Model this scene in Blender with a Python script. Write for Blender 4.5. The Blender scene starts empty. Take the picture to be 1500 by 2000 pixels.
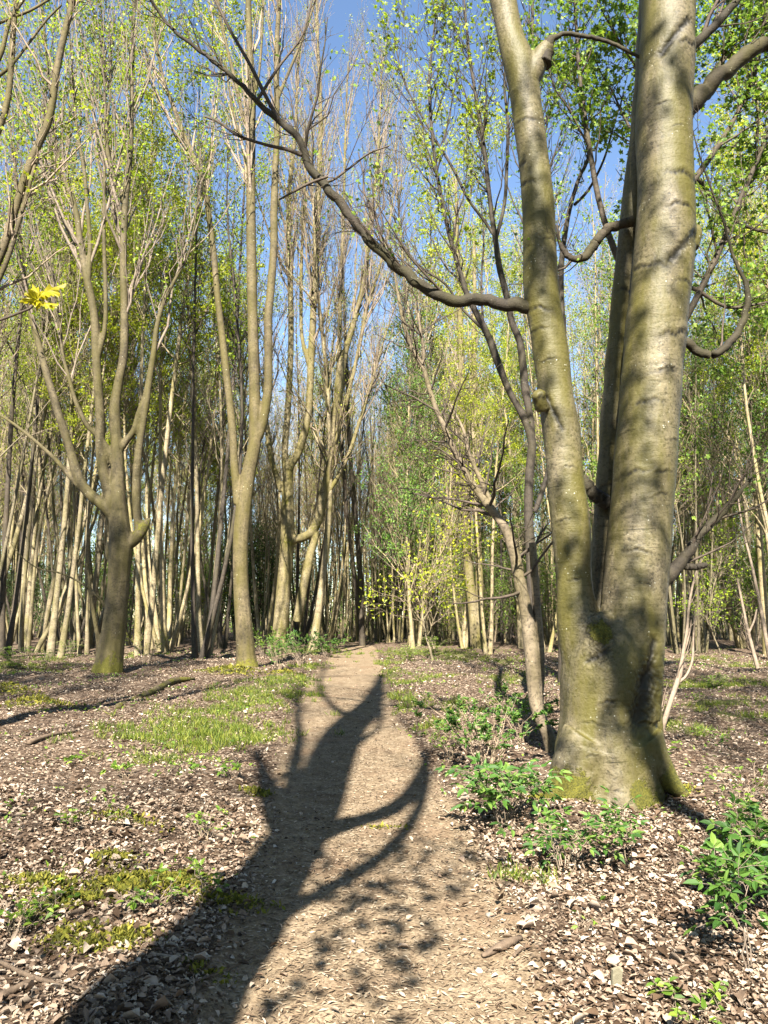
import bpy, math, random
import numpy as np
from mathutils import Vector, Matrix

rng = np.random.default_rng(7)
random.seed(7)
sc = bpy.context.scene
COL = sc.collection
PI = math.pi

# ------------------------------------------------------------------ camera, sky, sun, exposure
F = 1511.0                                   # focal length in pixels of the 1500x2000 frame
PITCH = math.atan(200.0 / F)
CAMH = 1.6
cam = bpy.data.cameras.new('camera')
cam.sensor_fit = 'VERTICAL'
cam.sensor_height = 36.0
cam.lens = 36.0 * F / 2000.0
cam.clip_start = 0.05
cam.clip_end = 2000
camo = bpy.data.objects.new('camera', cam)
COL.objects.link(camo)
camo.location = (0, 0, CAMH)
camo.rotation_euler = (PI / 2 + PITCH, 0, 0)
sc.camera = camo

SUN_EL = math.radians(42)
SUN_SLOPE = 0.14                             # light travels along (SUN_SLOPE, 1)
w = bpy.data.worlds.new('World')
sc.world = w
w.use_nodes = True
nt = w.node_tree
nt.nodes.clear()
sky = nt.nodes.new('ShaderNodeTexSky')
sky.sky_type = 'NISHITA'
sky.sun_disc = False
sky.sun_elevation = SUN_EL
sky.sun_rotation = PI + math.atan(SUN_SLOPE)
sky.air_density = 1.0
sky.dust_density = 0.05
sky.ozone_density = 2.6
bg = nt.nodes.new('ShaderNodeBackground')
bg.inputs['Strength'].default_value = 0.052
wo = nt.nodes.new('ShaderNodeOutputWorld')
nt.links.new(sky.outputs[0], bg.inputs[0])
nt.links.new(bg.outputs[0], wo.inputs[0])

sun = bpy.data.lights.new('sun', 'SUN')
sun.energy = 5.0
sun.angle = math.radians(0.5)
sun.color = (1.0, 0.93, 0.82)
suno = bpy.data.objects.new('sun', sun)
COL.objects.link(suno)
LD = Vector((SUN_SLOPE, 1, -math.tan(SUN_EL))).normalized()
suno.rotation_euler = LD.to_track_quat('-Z', 'Y').to_euler()
suno.location = (0, -20, 30)

sc.view_settings.view_transform = 'Standard'
sc.view_settings.look = 'None'
sc.view_settings.exposure = 2.5
sc.view_settings.gamma = 1.0
sc.render.engine = 'CYCLES'
sc.cycles.max_bounces = 6
sc.cycles.diffuse_bounces = 1
sc.cycles.transmission_bounces = 3
sc.cycles.glossy_bounces = 2

# ------------------------------------------------------------------ terrain and projection helpers
def ss(a, b, x):
    t = np.clip((np.asarray(x, float) - a) / (b - a), 0, 1)
    return t * t * (3 - 2 * t)

PY = np.array([-20, 0, 3.0, 4.8, 8.1, 12.1, 17.0, 24.2, 37.0, 50, 80])
PX = np.array([0.3, 0.05, -0.02, -0.06, -0.30, -0.62, -0.80, -1.04, -1.15, -2.6, -9.0])
PW = np.array([0.75, 0.75, 0.66, 0.72, 0.72, 0.74, 0.84, 0.88, 0.7, 0.5, 0.5])

def path_d(x, y):
    """distance to the path's centre over the path's half width"""
    return np.abs(x - np.interp(y, PY, PX)) / np.interp(y, PY, PW)

def gh(x, y):
    x = np.asarray(x, float); y = np.asarray(y, float)
    n = (0.05 * np.sin(0.9 * x + 0.5 * y + 1.0) + 0.04 * np.sin(1.7 * x - 1.1 * y) + 0.025 * np.sin(3.1 * x + 2.3 * y + 2.0)
         + 0.012 * np.sin(6.3 * x - 5.1 * y) + 0.012 * np.sin(7.9 * y + 4.4 * x))
    off = ss(0.7, 1.7, path_d(x, y))
    z = n * (0.15 + 0.85 * off) + 0.05 * off
    z = z + .007 * np.sin(21 * x + 3 * np.sin(5 * y)) * np.sin(17 * y + 2 * np.sin(7 * x))
    z = z + 0.35 * ss(10, 36, y) * ss(0.5, -10, x) * 0.3
    z = z - 0.012 * np.clip(y - 40, 0, 60)
    return z

CF = np.array([0, math.cos(PITCH), math.sin(PITCH)])
CU = np.array([0, -math.sin(PITCH), math.cos(PITCH)])
CP = np.array([0, 0, CAMH])

def ray(px, py):
    return CF + np.array([(px - 750) / F, 0, 0]) + CU * ((1000 - py) / F)

def at(px, py, Y):
    d = ray(px, py)
    return CP + d * (Y / d[1])

def gp(px, py):
    d = ray(px, py)
    z = 0.0
    for _ in range(30):
        t = (z - CAMH) / d[2]
        p = CP + d * t
        z = 0.5 * z + 0.5 * float(gh(p[0], p[1]))
    return np.array([p[0], p[1], float(gh(p[0], p[1]))])

# ------------------------------------------------------------------ mesh helpers
def nrm(v):
    return v / np.maximum(np.linalg.norm(v, axis=-1, keepdims=True), 1e-9)

def rv(n, r=rng):
    return nrm(r.normal(size=(n, 3)))

def smooth_line(pts, n):
    """Catmull-Rom through rows of any width, resampled to n rows"""
    p = np.asarray(pts, float)
    if len(p) == 2:
        t = np.linspace(0, 1, n)[:, None]
        return p[0] * (1 - t) + p[1] * t
    q = np.vstack([2 * p[0] - p[1], p, 2 * p[-1] - p[-2]])
    seg = np.linalg.norm(np.diff(p[:, :3], axis=0), axis=1)
    cum = np.concatenate([[0], np.cumsum(seg)])
    out = []
    for s in np.linspace(0, cum[-1], n):
        i = min(max(int(np.searchsorted(cum, s, 'right')) - 1, 0), len(p) - 2)
        t = (s - cum[i]) / max(seg[i], 1e-9)
        a, b, c, d = q[i], q[i + 1], q[i + 2], q[i + 3]
        out.append(0.5 * ((2 * b) + (c - a) * t + (2 * a - 5 * b + 4 * c - d) * t * t + (3 * b - a - 3 * c + d) * t ** 3))
    return np.array(out)

class MB:
    def __init__(s):
        s.v = []; s.f = []; s.m = []; s.n = 0
    def add(s, V, Fq, m=0):
        V = V.reshape(-1, 3)
        s.v.append(V); s.f.append(Fq.reshape(-1, 4) + s.n); s.m.append(np.full(Fq.reshape(-1, 4).shape[0], m)); s.n += len(V)
    def tubes(s, P, R, k, m=0, wob=0.0):
        if len(P) == 0:
            return
        M, n, _ = P.shape
        T = nrm(np.gradient(P, axis=1))
        mean = nrm(T.mean(1))
        ref = np.where(np.abs(mean[:, 2:3]) > 0.7, np.array([[1.0, 0, 0]]), np.array([[0, 0, 1.0]]))[:, None, :]
        A = nrm(np.cross(np.broadcast_to(ref, T.shape), T)); B = np.cross(T, A)
        a = np.arange(k) * 2 * PI / k
        Rk = R[:, :, None] * (1 + wob * rng.normal(size=(M, n, k)) if wob else np.ones((M, n, k)))
        V = P[:, :, None, :] + Rk[..., None] * (A[:, :, None, :] * np.cos(a)[None, None, :, None] + B[:, :, None, :] * np.sin(a)[None, None, :, None])
        idx = np.arange(M * n * k).reshape(M, n, k)
        q0 = idx[:, :-1]; q1 = np.roll(q0, -1, 2); q3 = idx[:, 1:]; q2 = np.roll(q3, -1, 2)
        s.add(V, np.stack([q0, q1, q2, q3], -1), m)
    def tube(s, pts, rad, k=8, n=None, m=0, wob=0.0, caps=False):
        p = np.column_stack([np.asarray(pts, float), np.asarray(rad, float)])
        p = smooth_line(p, n or len(p) * 3)
        p[:, 3] = np.maximum(p[:, 3], 0.002)
        if caps:
            p = np.vstack([p[:1], p, p[-1:]])
            e = nrm(p[1, :3] - p[2, :3]) * 1e-3; p[0, :3] += e; p[0, 3] = 1e-4
            e = nrm(p[-2, :3] - p[-3, :3]) * 1e-3; p[-1, :3] += e; p[-1, 3] = 1e-4
        s.tubes(p[None, :, :3], p[None, :, 3], k, m, wob)
        return p
    def leaves(s, P, D, N, L, W, kind='diamond', m=0, fold=0.25):
        n = len(P)
        if n == 0:
            return
        D = nrm(D); S = nrm(np.cross(N, D)); N = np.cross(D, S)
        L = np.broadcast_to(np.asarray(L, float), (n,))[:, None]; W = np.broadcast_to(np.asarray(W, float), (n,))[:, None]
        if kind == 'diamond':
            V = np.stack([P, P + D * L * .45 + S * W * .5 + N * W * fold, P + D * L, P + D * L * .45 - S * W * .5 + N * W * fold], 1)
            s.add(V, np.arange(n * 4).reshape(n, 4), m)
        elif kind == 'ovate':
            up = N * W * fold
            V = np.stack([P, P + D * L * .28 + S * W * .46 + up, P + D * L * .68 + S * W * .36 + up * .7, P + D * L - N * L * .12,
                          P + D * L * .68 - S * W * .36 + up * .7, P + D * L * .28 - S * W * .46 + up], 1)
            i = np.arange(n)[:, None] * 6
            s.add(V, np.concatenate([i + [0, 1, 2, 3], i + [0, 3, 4, 5]], 0), m)
        elif kind == 'maple':
            for ang, ln, wd in ((0, 1.0, .55), (.85, .82, .5), (-.85, .82, .5), (1.75, .5, .35), (-1.75, .5, .35)):
                d = D * math.cos(ang) + S * math.sin(ang)
                s.leaves(P + D * L * .05, d - N * .15, N, (L * ln)[:, 0] * .75, (W * wd)[:, 0] * 1.05, 'diamond', m, fold * .5)
    def data(s):
        return np.concatenate(s.v), np.concatenate(s.f), np.concatenate(s.m)
    def build(s, name, mats, parent=None, origin=(0, 0, 0), smooth=True, attrs=None):
        V, Fq, M = s.data()
        V = V - np.asarray(origin, float)
        me = mesh_from(name, V, Fq, M, mats, smooth)
        for k, a in (attrs or {}).items():
            at_ = me.attributes.new(k, 'FLOAT', 'POINT'); at_.data.foreach_set('value', np.asarray(a, np.float32))
        return link(name, me, parent, origin)

def mesh_from(name, V, Fq, M, mats, smooth=True):
    me = bpy.data.meshes.new(name)
    me.vertices.add(len(V)); me.vertices.foreach_set('co', np.ascontiguousarray(V, np.float32).ravel())
    me.loops.add(len(Fq) * 4); me.loops.foreach_set('vertex_index', np.ascontiguousarray(Fq, np.int32).ravel())
    me.polygons.add(len(Fq)); me.polygons.foreach_set('loop_start', np.arange(0, len(Fq) * 4, 4, dtype=np.int32))
    for mt in mats:
        me.materials.append(mt)
    me.polygons.foreach_set('material_index', np.ascontiguousarray(M, np.int32))
    me.polygons.foreach_set('use_smooth', np.full(len(Fq), smooth))
    me.update(calc_edges=True)
    return me

def link(name, me, parent=None, loc=(0, 0, 0)):
    o = bpy.data.objects.new(name, me); COL.objects.link(o)
    if parent is not None:
        o.parent = parent                      # parts share their thing's origin
    else:
        o.location = tuple(float(c) for c in loc)
    return o

def tag(o, label=None, cat=None, group=None, kind=None):
    if label: o['label'] = label
    if cat: o['category'] = cat
    if group: o['group'] = group
    if kind: o['kind'] = kind
    return o

def thing(name, label, cat, loc, group=None):
    o = bpy.data.objects.new(name, None); COL.objects.link(o)
    o.empty_display_size = 0.2
    o.location = tuple(float(c) for c in loc)
    return tag(o, label, cat, group)

# ------------------------------------------------------------------ materials
class NT:
    def __init__(s, name):
        s.mat = bpy.data.materials.new(name); s.mat.use_nodes = True
        s.t = s.mat.node_tree; s.t.nodes.clear()
        s.out = s.t.nodes.new('ShaderNodeOutputMaterial')
    def n(s, typ, ins=None, **kw):
        nd = s.t.nodes.new('ShaderNode' + typ)
        for k, v in kw.items():
            setattr(nd, k, v)
        for k, v in (ins or {}).items():
            if isinstance(v, bpy.types.NodeSocket):
                s.t.links.new(v, nd.inputs[k])
            else:
                nd.inputs[k].default_value = v
        return nd
    def coord(s, which='Object', scale=(1, 1, 1)):
        c = s.n('TexCoord')
        return s.n('Mapping', {'Vector': c.outputs[which], 'Scale': scale}).outputs[0]
    def noise(s, vec, scale, detail=4, rough=.6, dist=0.0):
        return s.n('TexNoise', {'Vector': vec, 'Scale': scale, 'Detail': detail, 'Roughness': rough, 'Distortion': dist}).outputs[0]
    def ramp(s, fac, stops, interp='LINEAR'):
        r = s.n('ValToRGB', {'Fac': fac}); e = r.color_ramp; e.interpolation = interp
        while len(e.elements) < len(stops):
            e.elements.new(0.5)
        for el, (p, c) in zip(e.elements, stops):
            el.position = p; el.color = (*c, 1) if len(c) == 3 else c
        return r.outputs[0]
    def mix(s, fac, a, b, mode='MIX'):
        m = s.n('Mix', data_type='RGBA', blend_type=mode)
        for i, v in ((0, fac), (6, a), (7, b)):
            if isinstance(v, bpy.types.NodeSocket): s.t.links.new(v, m.inputs[i])
            else: m.inputs[i].default_value = v if i == 0 else ((*v, 1) if len(v) == 3 else v)
        return m.outputs[2]
    def math(s, op, a, b=0.0, clamp=False):
        m = s.n('Math', operation=op); m.use_clamp = clamp
        for i, v in ((0, a), (1, b)):
            if isinstance(v, bpy.types.NodeSocket): s.t.links.new(v, m.inputs[i])
            else: m.inputs[i].default_value = v
        return m.outputs[0]
    def attr(s, name):
        return s.n('Attribute', attribute_name=name).outputs['Fac']
    def bump(s, h, strength, dist):
        return s.n('Bump', {'Height': h, 'Strength': strength, 'Distance': dist}).outputs[0]
    def finish(s, color, rough=.85, normal=None, spec=.25, trans=None):
        b = s.n('BsdfPrincipled', {'Roughness': rough, 'Specular IOR Level': spec})
        if isinstance(color, bpy.types.NodeSocket): s.t.links.new(color, b.inputs['Base Color'])
        else: b.inputs['Base Color'].default_value = (*color, 1)
        if normal is not None: s.t.links.new(normal, b.inputs['Normal'])
        sh = b.outputs[0]
        if trans:
            fac, tcol = trans
            tr = s.n('BsdfTranslucent')
            if isinstance(tcol, bpy.types.NodeSocket): s.t.links.new(tcol, tr.inputs['Color'])
            else: tr.inputs['Color'].default_value = (*tcol, 1)
            sh = s.n('MixShader', {0: fac, 1: sh, 2: tr.outputs[0]}).outputs[0]
        s.t.links.new(sh, s.out.inputs['Surface'])
        return s.mat

def mat_bark(name, pale, mid, dark, alga, alga_lo=.45, alga_hi=.7, bump=.5, vary=0.0, fine=1.0, gloss=.82):
    t = NT(name)
    co = t.coord('Object')
    coh = t.coord('Object', (1.2, 1.2, 9))
    big = t.noise(co, 1.6, 4, .6)
    spk = t.noise(co, 55 * fine, 3, .7)
    wr = t.noise(coh, 2.2, 5, .65, .6)
    c = t.ramp(big, [(.3, mid), (.62, pale)])
    c = t.mix(t.ramp(spk, [(.34, (.75, .75, .75)), (.5, (0, 0, 0))]), c, dark)
    c2 = t.mix(t.ramp(wr, [(.30, (1, 1, 1)), (.42, (0, 0, 0))]), c, dark)
    c = t.mix(.4, c, c2)
    mot = t.noise(co, 11 * fine, 5, .72)
    crk = t.noise(t.coord('Object', (1.3, 1.3, 24)), 1.6, 3, .6, .8)
    c = t.mix(t.ramp(crk, [(.305, (.8, .8, .8)), (.34, (0, 0, 0))]), c, dark)
    c = t.mix(1.0, c, t.ramp(mot, [(.3, (.5, .48, .42)), (.5, (1, 1, 1)), (.72, (1.35, 1.33, 1.28))]), 'MULTIPLY')
    al = t.noise(t.coord('Object', (1.5, 1.5, .45)), 1.7, 6, .65)
    c = t.mix(t.ramp(al, [(alga_lo, (0, 0, 0)), (alga_hi, (.8, .8, .8))]), c, alga)
    lich = t.n('TexVoronoi', {'Vector': co, 'Scale': 38.0 * fine}).outputs['Distance']
    lm = t.math('MULTIPLY', t.ramp(lich, [(.10, (1, 1, 1)), (.17, (0, 0, 0))]), t.ramp(t.noise(co, 3.1, 3), [(.56, (0, 0, 0)), (.68, (.7, .7, .7))]))
    c = t.mix(lm, c, (.5, .5, .42))
    c = t.mix(t.attr('scar'), c, tuple(x * .35 for x in dark))
    ms = t.noise(co, 9, 5, .75)
    mm = t.math('ADD', t.attr('moss'), t.math('MULTIPLY', t.math('SUBTRACT', ms, .5), 1.3))
    mm = t.ramp(mm, [(.46, (0, 0, 0)), (.58, (1, 1, 1))])
    mc = t.ramp(t.noise(co, 60, 3, .7), [(.3, (.03, .033, .005)), (.7, (.14, .13, .016))])
    c = t.mix(mm, c, mc)
    if vary:
        rnd = t.n('ObjectInfo').outputs['Random']
        c = t.mix(1.0, c, t.ramp(rnd, [(0, (1 - vary,) * 3), (.5, (1, .98, .93)), (1, (1.12, 1.08, .98))]), 'MULTIPLY')
    h = t.math('ADD', t.math('MULTIPLY', wr, .45), t.math('MULTIPLY', t.math('ADD', spk, mot), .45))
    h = t.math('ADD', h, t.math('MULTIPLY', t.math('MULTIPLY', mm, t.noise(co, 90, 3, .8)), 1.6))
    return t.finish(c, gloss, t.bump(h, bump, .012), .3)

def mat_leaf(name, stops, trans=.35, rough=.5, objvary=True):
    t = NT(name)
    r = t.n('NewGeometry').outputs['Random Per Island']
    c = t.ramp(r, stops)
    if objvary:
        rnd = t.n('ObjectInfo').outputs['Random']
        c = t.mix(.75, c, t.ramp(rnd, [(0, (.62, .8, .7)), (.5, (1, 1, 1)), (1, (1.12, 1.06, .85))]), 'MULTIPLY')
    tc = t.mix(1.0, c, (1.5, 1.55, .9), 'MULTIPLY')
    return t.finish(c, rough, None, .3, (trans, tc))

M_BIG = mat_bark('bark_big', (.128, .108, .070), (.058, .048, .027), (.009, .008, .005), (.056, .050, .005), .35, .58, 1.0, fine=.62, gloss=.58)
M_BARK = mat_bark('bark_grey_green', (.098, .080, .047), (.048, .039, .021), (.012, .010, .007), (.055, .048, .008), .38, .66, .9, .25, fine=.35)
M_BARKPALE = mat_bark('bark_pale', (.17, .143, .087), (.088, .073, .04), (.02, .017, .011), (.085, .075, .012), .38, .66, .9, .1, fine=.35)
M_POLE = mat_bark('bark_pole', (.245, .208, .137), (.14, .116, .072), (.04, .032, .022), (.13, .118, .03), .45, .7, .6, .5, fine=.4)
M_BOUGHSHADED = mat_bark('bark_bough_shaded', (.034, .027, .017), (.018, .014, .010), (.010, .008, .006), (.036, .033, .008), .42, .68, .9, .2)  # dark mossy bark of the boughs, with their shade darkened into the colour
M_PEEL = mat_bark('bark_peeling', (.15, .125, .092), (.055, .043, .03), (.018, .014, .011), (.06, .052, .015), .45, .7, .8, .1, fine=.5)
M_DARKBARK = mat_bark('bark_dark', (.058, .046, .034), (.030, .025, .019), (.013, .011, .009), (.048, .043, .012), .5, .75, .6, .2)
M_TWIG = mat_bark('bark_twig', (.25, .20, .155), (.16, .125, .095), (.07, .055, .04), (.14, .12, .06), .5, .75, .2, .3)
M_TWIGDARK = mat_bark('bark_twig_dark', (.065, .05, .04), (.038, .03, .023), (.02, .016, .012), (.045, .04, .018), .5, .75, .2, .3)
M_LYEL = mat_leaf('leaf_yellow_green', [(0, (.10, .15, .012)), (.5, (.22, .27, .018)), (1, (.38, .40, .03))], .45)
M_LMID = mat_leaf('leaf_mid_green', [(0, (.045, .10, .018)), (.5, (.11, .19, .03)), (1, (.22, .29, .05))], .4)
M_LDARK = mat_leaf('leaf_dark_green', [(0, (.02, .05, .012)), (.6, (.05, .10, .02)), (1, (.10, .15, .04))], .3)
M_LBUD = mat_leaf('leaf_bud', [(0, (.13, .115, .035)), (.4, (.19, .21, .035)), (1, (.29, .33, .04))], .4)
M_SHRUB = mat_leaf('leaf_shrub', [(0, (.022, .065, .012)), (.5, (.055, .125, .018)), (1, (.13, .20, .035))], .35, .6, False)
M_HERB = mat_leaf('leaf_herb', [(0, (.05, .10, .012)), (.5, (.11, .19, .022)), (1, (.22, .30, .04))], .4, .5, False)
M_GRASS = mat_leaf('grass_blade', [(0, (.028, .05, .006)), (.5, (.085, .12, .012)), (1, (.20, .21, .035))], .35, .55, False)
M_MOSSB = mat_leaf('moss_frond', [(0, (.035, .04, .006)), (.5, (.115, .118, .012)), (1, (.22, .195, .028))], .3, .8, False)
M_MAPLE = mat_leaf('maple_leaf_near', [(0, (.17, .165, .008)), (.5, (.25, .225, .01)), (1, (.34, .28, .014))], .5, .45, False)

def mat_litter():
    t = NT('dead_leaf')
    r = t.n('NewGeometry').outputs['Random Per Island']
    c = t.ramp(r, [(0, (.035, .021, .011)), (.2, (.085, .054, .032)), (.40, (.19, .135, .095)), (.66, (.275, .212, .157)), (.9, (.36, .295, .228)), (1, (.47, .41, .335))])
    co = t.coord('Object')
    c = t.mix(.6, c, t.ramp(t.noise(co, 40, 3, .7), [(.3, (.6, .55, .5)), (.65, (1.1, 1.1, 1.1))]), 'MULTIPLY')
    return t.finish(c, .75, None, .25, (.12, c))
M_LITTER = mat_litter()
def mat_debris():
    t = NT('path_chip')
    r = t.n('NewGeometry').outputs['Random Per Island']
    return t.finish(t.ramp(r, [(0, (.05, .033, .02)), (.35, (.12, .085, .053)), (.75, (.20, .15, .098)), (1, (.31, .26, .19))]), .85, None, .2)
M_DEBRIS = mat_debris()

def mat_ground():
    t = NT('forest_floor')
    co = t.coord('Object')
    vo = t.n('TexVoronoi', {'Vector': t.n('Mapping', {'Vector': co, 'Scale': (1, 1, .2)}).outputs[0], 'Scale': 24.0, 'Randomness': 1.0})
    sep = t.n('SeparateColor', {'Color': vo.outputs['Color']})
    leaf = t.ramp(sep.outputs[0], [(0, (.042, .028, .019)), (.3, (.095, .066, .045)), (.6, (.17, .124, .088)), (.85, (.24, .19, .142)), (1, (.31, .262, .20))])
    edge = t.ramp(vo.outputs['Distance'], [(.35, (1, 1, 1)), (.75, (.35, .3, .26))])
    leaf = t.mix(1.0, leaf, edge, 'MULTIPLY')
    fine = t.noise(co, 60, 4, .7)
    mid = t.noise(co, 1.1, 5, .65)
    leaf = t.mix(t.ramp(mid, [(.35, (0, 0, 0)), (.75, (.7, .7, .7))]), leaf, (.05, .033, .022))
    leaf = t.mix(.5, leaf, t.ramp(fine, [(.3, (.55, .5, .45)), (.7, (1.15, 1.15, 1.15))]), 'MULTIPLY')
    earth = t.ramp(t.noise(co, 5.5, 6, .75), [(.28, (.088, .064, .041)), (.5, (.162, .123, .080)), (.72, (.25, .20, .14))])
    grit = t.n('TexVoronoi', {'Vector': co, 'Scale': 95.0}).outputs['Color']
    gs = t.n('SeparateColor', {'Color': grit}).outputs[0]
    earth = t.mix(.6, earth, t.ramp(gs, [(.1, (.5, .45, .4)), (.5, (1, 1, 1)), (.95, (1.35, 1.32, 1.25))]), 'MULTIPLY')
    red = t.ramp(t.noise(co, 1.3, 4, .6), [(.5, (0, 0, 0)), (.75, (.55, .55, .55))])
    earth = t.mix(red, earth, (.12, .068, .040))
    pm = t.math('ADD', t.attr('path'), t.math('MULTIPLY', t.math('SUBTRACT', t.noise(co, 4.5, 6, .7), .5), .9))
    pm = t.ramp(pm, [(.38, (0, 0, 0)), (.62, (1, 1, 1))])
    c = t.mix(pm, leaf, earth)
    gm = t.math('ADD', t.attr('green'), t.math('MULTIPLY', t.math('SUBTRACT', t.noise(co, 7, 5, .75), .5), 1.2))
    gm = t.ramp(gm, [(.45, (0, 0, 0)), (.75, (.85, .85, .85))])
    c = t.mix(gm, c, t.ramp(fine, [(.3, (.03, .04, .008)), (.7, (.09, .105, .02))]))
    h = t.math('ADD', t.math('MULTIPLY', t.math('MULTIPLY', vo.outputs['Distance'], t.math('SUBTRACT', 1.0, pm)), .8), t.math('MULTIPLY', fine, .5))
    h = t.math('ADD', h, t.math('MULTIPLY', gs, .25))
    return t.finish(c, .9, t.bump(h, .8, .02), .15)
M_GROUND = mat_ground()

def mat_wood(name, a, b):
    t = NT(name)
    co = t.coord('Object')
    c = t.ramp(t.noise(co, 14, 5, .7), [(.3, a), (.7, b)])
    return t.finish(c, .85, t.bump(t.noise(co, 40, 4, .7), .5, .01), .2)
M_STICK = mat_wood('stick_wood', (.05, .035, .025), (.15, .11, .075))
M_STICKPALE = mat_wood('stick_wood_pale', (.14, .105, .075), (.25, .2, .15))
M_STONE = mat_wood('stone', (.13, .12, .1), (.25, .23, .2))
M_PEG = mat_wood('peg_wood', (.10, .09, .06), (.17, .155, .105))
M_MOSS = mat_wood('moss_bed', (.035, .04, .006), (.15, .14, .016))

# ------------------------------------------------------------------ ground cover patches (photo pixel centre, radii in metres, amount)
GRASS = [(440, 1385, 1.0, 1.6, 1500), (380, 1430, .9, .9, 1500), (330, 1450, .7, .55, 900), (500, 1350, .8, 1.4, 900), (300, 1480, .5, .35, 300), (545, 1330, .6, 1.2, 500),
         (450, 1440, .5, .5, 600), (790, 1365, .3, .5, 260), (785, 1335, .3, .5, 240), (840, 1325, .4, .6, 260), (960, 1290, 1.6, 1.5, 500), (800, 1275, 1.6, 3, 700),
         (880, 1275, 1.5, 3, 700), (1420, 1340, 1.2, 1.2, 900), (1350, 1345, .8, .8, 500), (1450, 1400, .7, .7, 300), (1030, 1720, .18, .14, 160), (700, 1252, 1.2, 3, 500), (840, 1255, 2, 4, 500),
         (1400, 1375, 1, .6, 250), (20, 1300, 1.4, 1.3, 900), (100, 1290, .8, .8, 300), (290, 1280, 1.2, 1.5, 300), (600, 1270, 1.5, 2.5, 600), (608, 1300, .5, 1.5, 420), (590, 1325, .45, 1.2, 320), (575, 1360, .35, .8, 240), (640, 1272, .7, 2.5, 420), (760, 1295, .5, 1.6, 420), (765, 1318, .35, 1.0, 260), (800, 1385, .25, .5, 160), (840, 1420, .25, .4, 160), (1000, 1330, 1.0, 1.4, 500), (1350, 1290, 1.6, 1.6, 500), (1460, 1300, 1.2, 1.5, 400), (1340, 1420, .6, .5, 220), (880, 1375, .35, .5, 250), (910, 1390, .3, .3, 120)]
MOSS = [(270, 1735, .30, .20, 900), (340, 1735, .14, .12, 400), (450, 1765, .2, .10, 200), (225, 1840, .16, .09, 350), (215, 1680, .12, .10, 250), (85, 1730, .14, .10, 250),
        (150, 1765, .2, .13, 350), (500, 1548, .10, .1, 120), (70, 1375, .5, .35, 450), (450, 1315, .6, .5, 500), (20, 1350, .45, .4, 250), (400, 1900, .10, .05, 60), (760, 1617, .16, .03, 40),
        (240, 1600, .3, .1, 160), (60, 1725, .2, .1, 160), (130, 1835, .12, .1, 160), (560, 1320, .4, .5, 200), (1100, 1560, .25, .18, 400), (1245, 1570, .18, .12, 300), (1330, 1545, .12, .1, 150), (370, 1715, .14, .1, 260)]
GRASSW = [(gp(a, b), rx, ry, n) for a, b, rx, ry, n in GRASS]
MOSSW = [(gp(a, b), rx, ry, n) for a, b, rx, ry, n in MOSS]

def green_mask(x, y):
    m = np.zeros_like(x)
    for c, rx, ry, n in GRASSW + MOSSW:
        d = ((x - c[0]) / rx) ** 2 + ((y - c[1]) / ry) ** 2
        m = np.maximum(m, np.exp(-d * .9) * .75)
    return m

# ------------------------------------------------------------------ setting: the ground
def build_ground():
    ys = np.concatenate([np.linspace(-45, 1.5, 60), np.geomspace(1.6, 150, 520)[0:], np.array([200, 300, 500])])
    u = np.linspace(-1, 1, 361)
    xs = np.sign(u) * np.abs(u) ** 2.3
    W = np.where(ys < 60, 60, ys * 1.0)
    X = xs[None, :] * W[:, None]; Y = np.repeat(ys[:, None], len(u), 1)
    Z = gh(X, Y)
    pth = 1 - ss(.75, 1.45, path_d(X, Y))
    pth = pth * (1 - .0 * Y)
    V = np.stack([X, Y, Z], -1)
    r, c = X.shape
    i = np.arange(r * c).reshape(r, c)
    Fq = np.stack([i[:-1, :-1], i[:-1, 1:], i[1:, 1:], i[1:, :-1]], -1)
    mb = MB(); mb.add(V, Fq)
    o = mb.build('ground', [M_GROUND], attrs={'path': pth.ravel(), 'green': green_mask(X, Y).ravel()})
    tag(o, 'woodland floor of dry leaf litter with a bare earth path running through it', 'ground', kind='structure')
build_ground()

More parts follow.
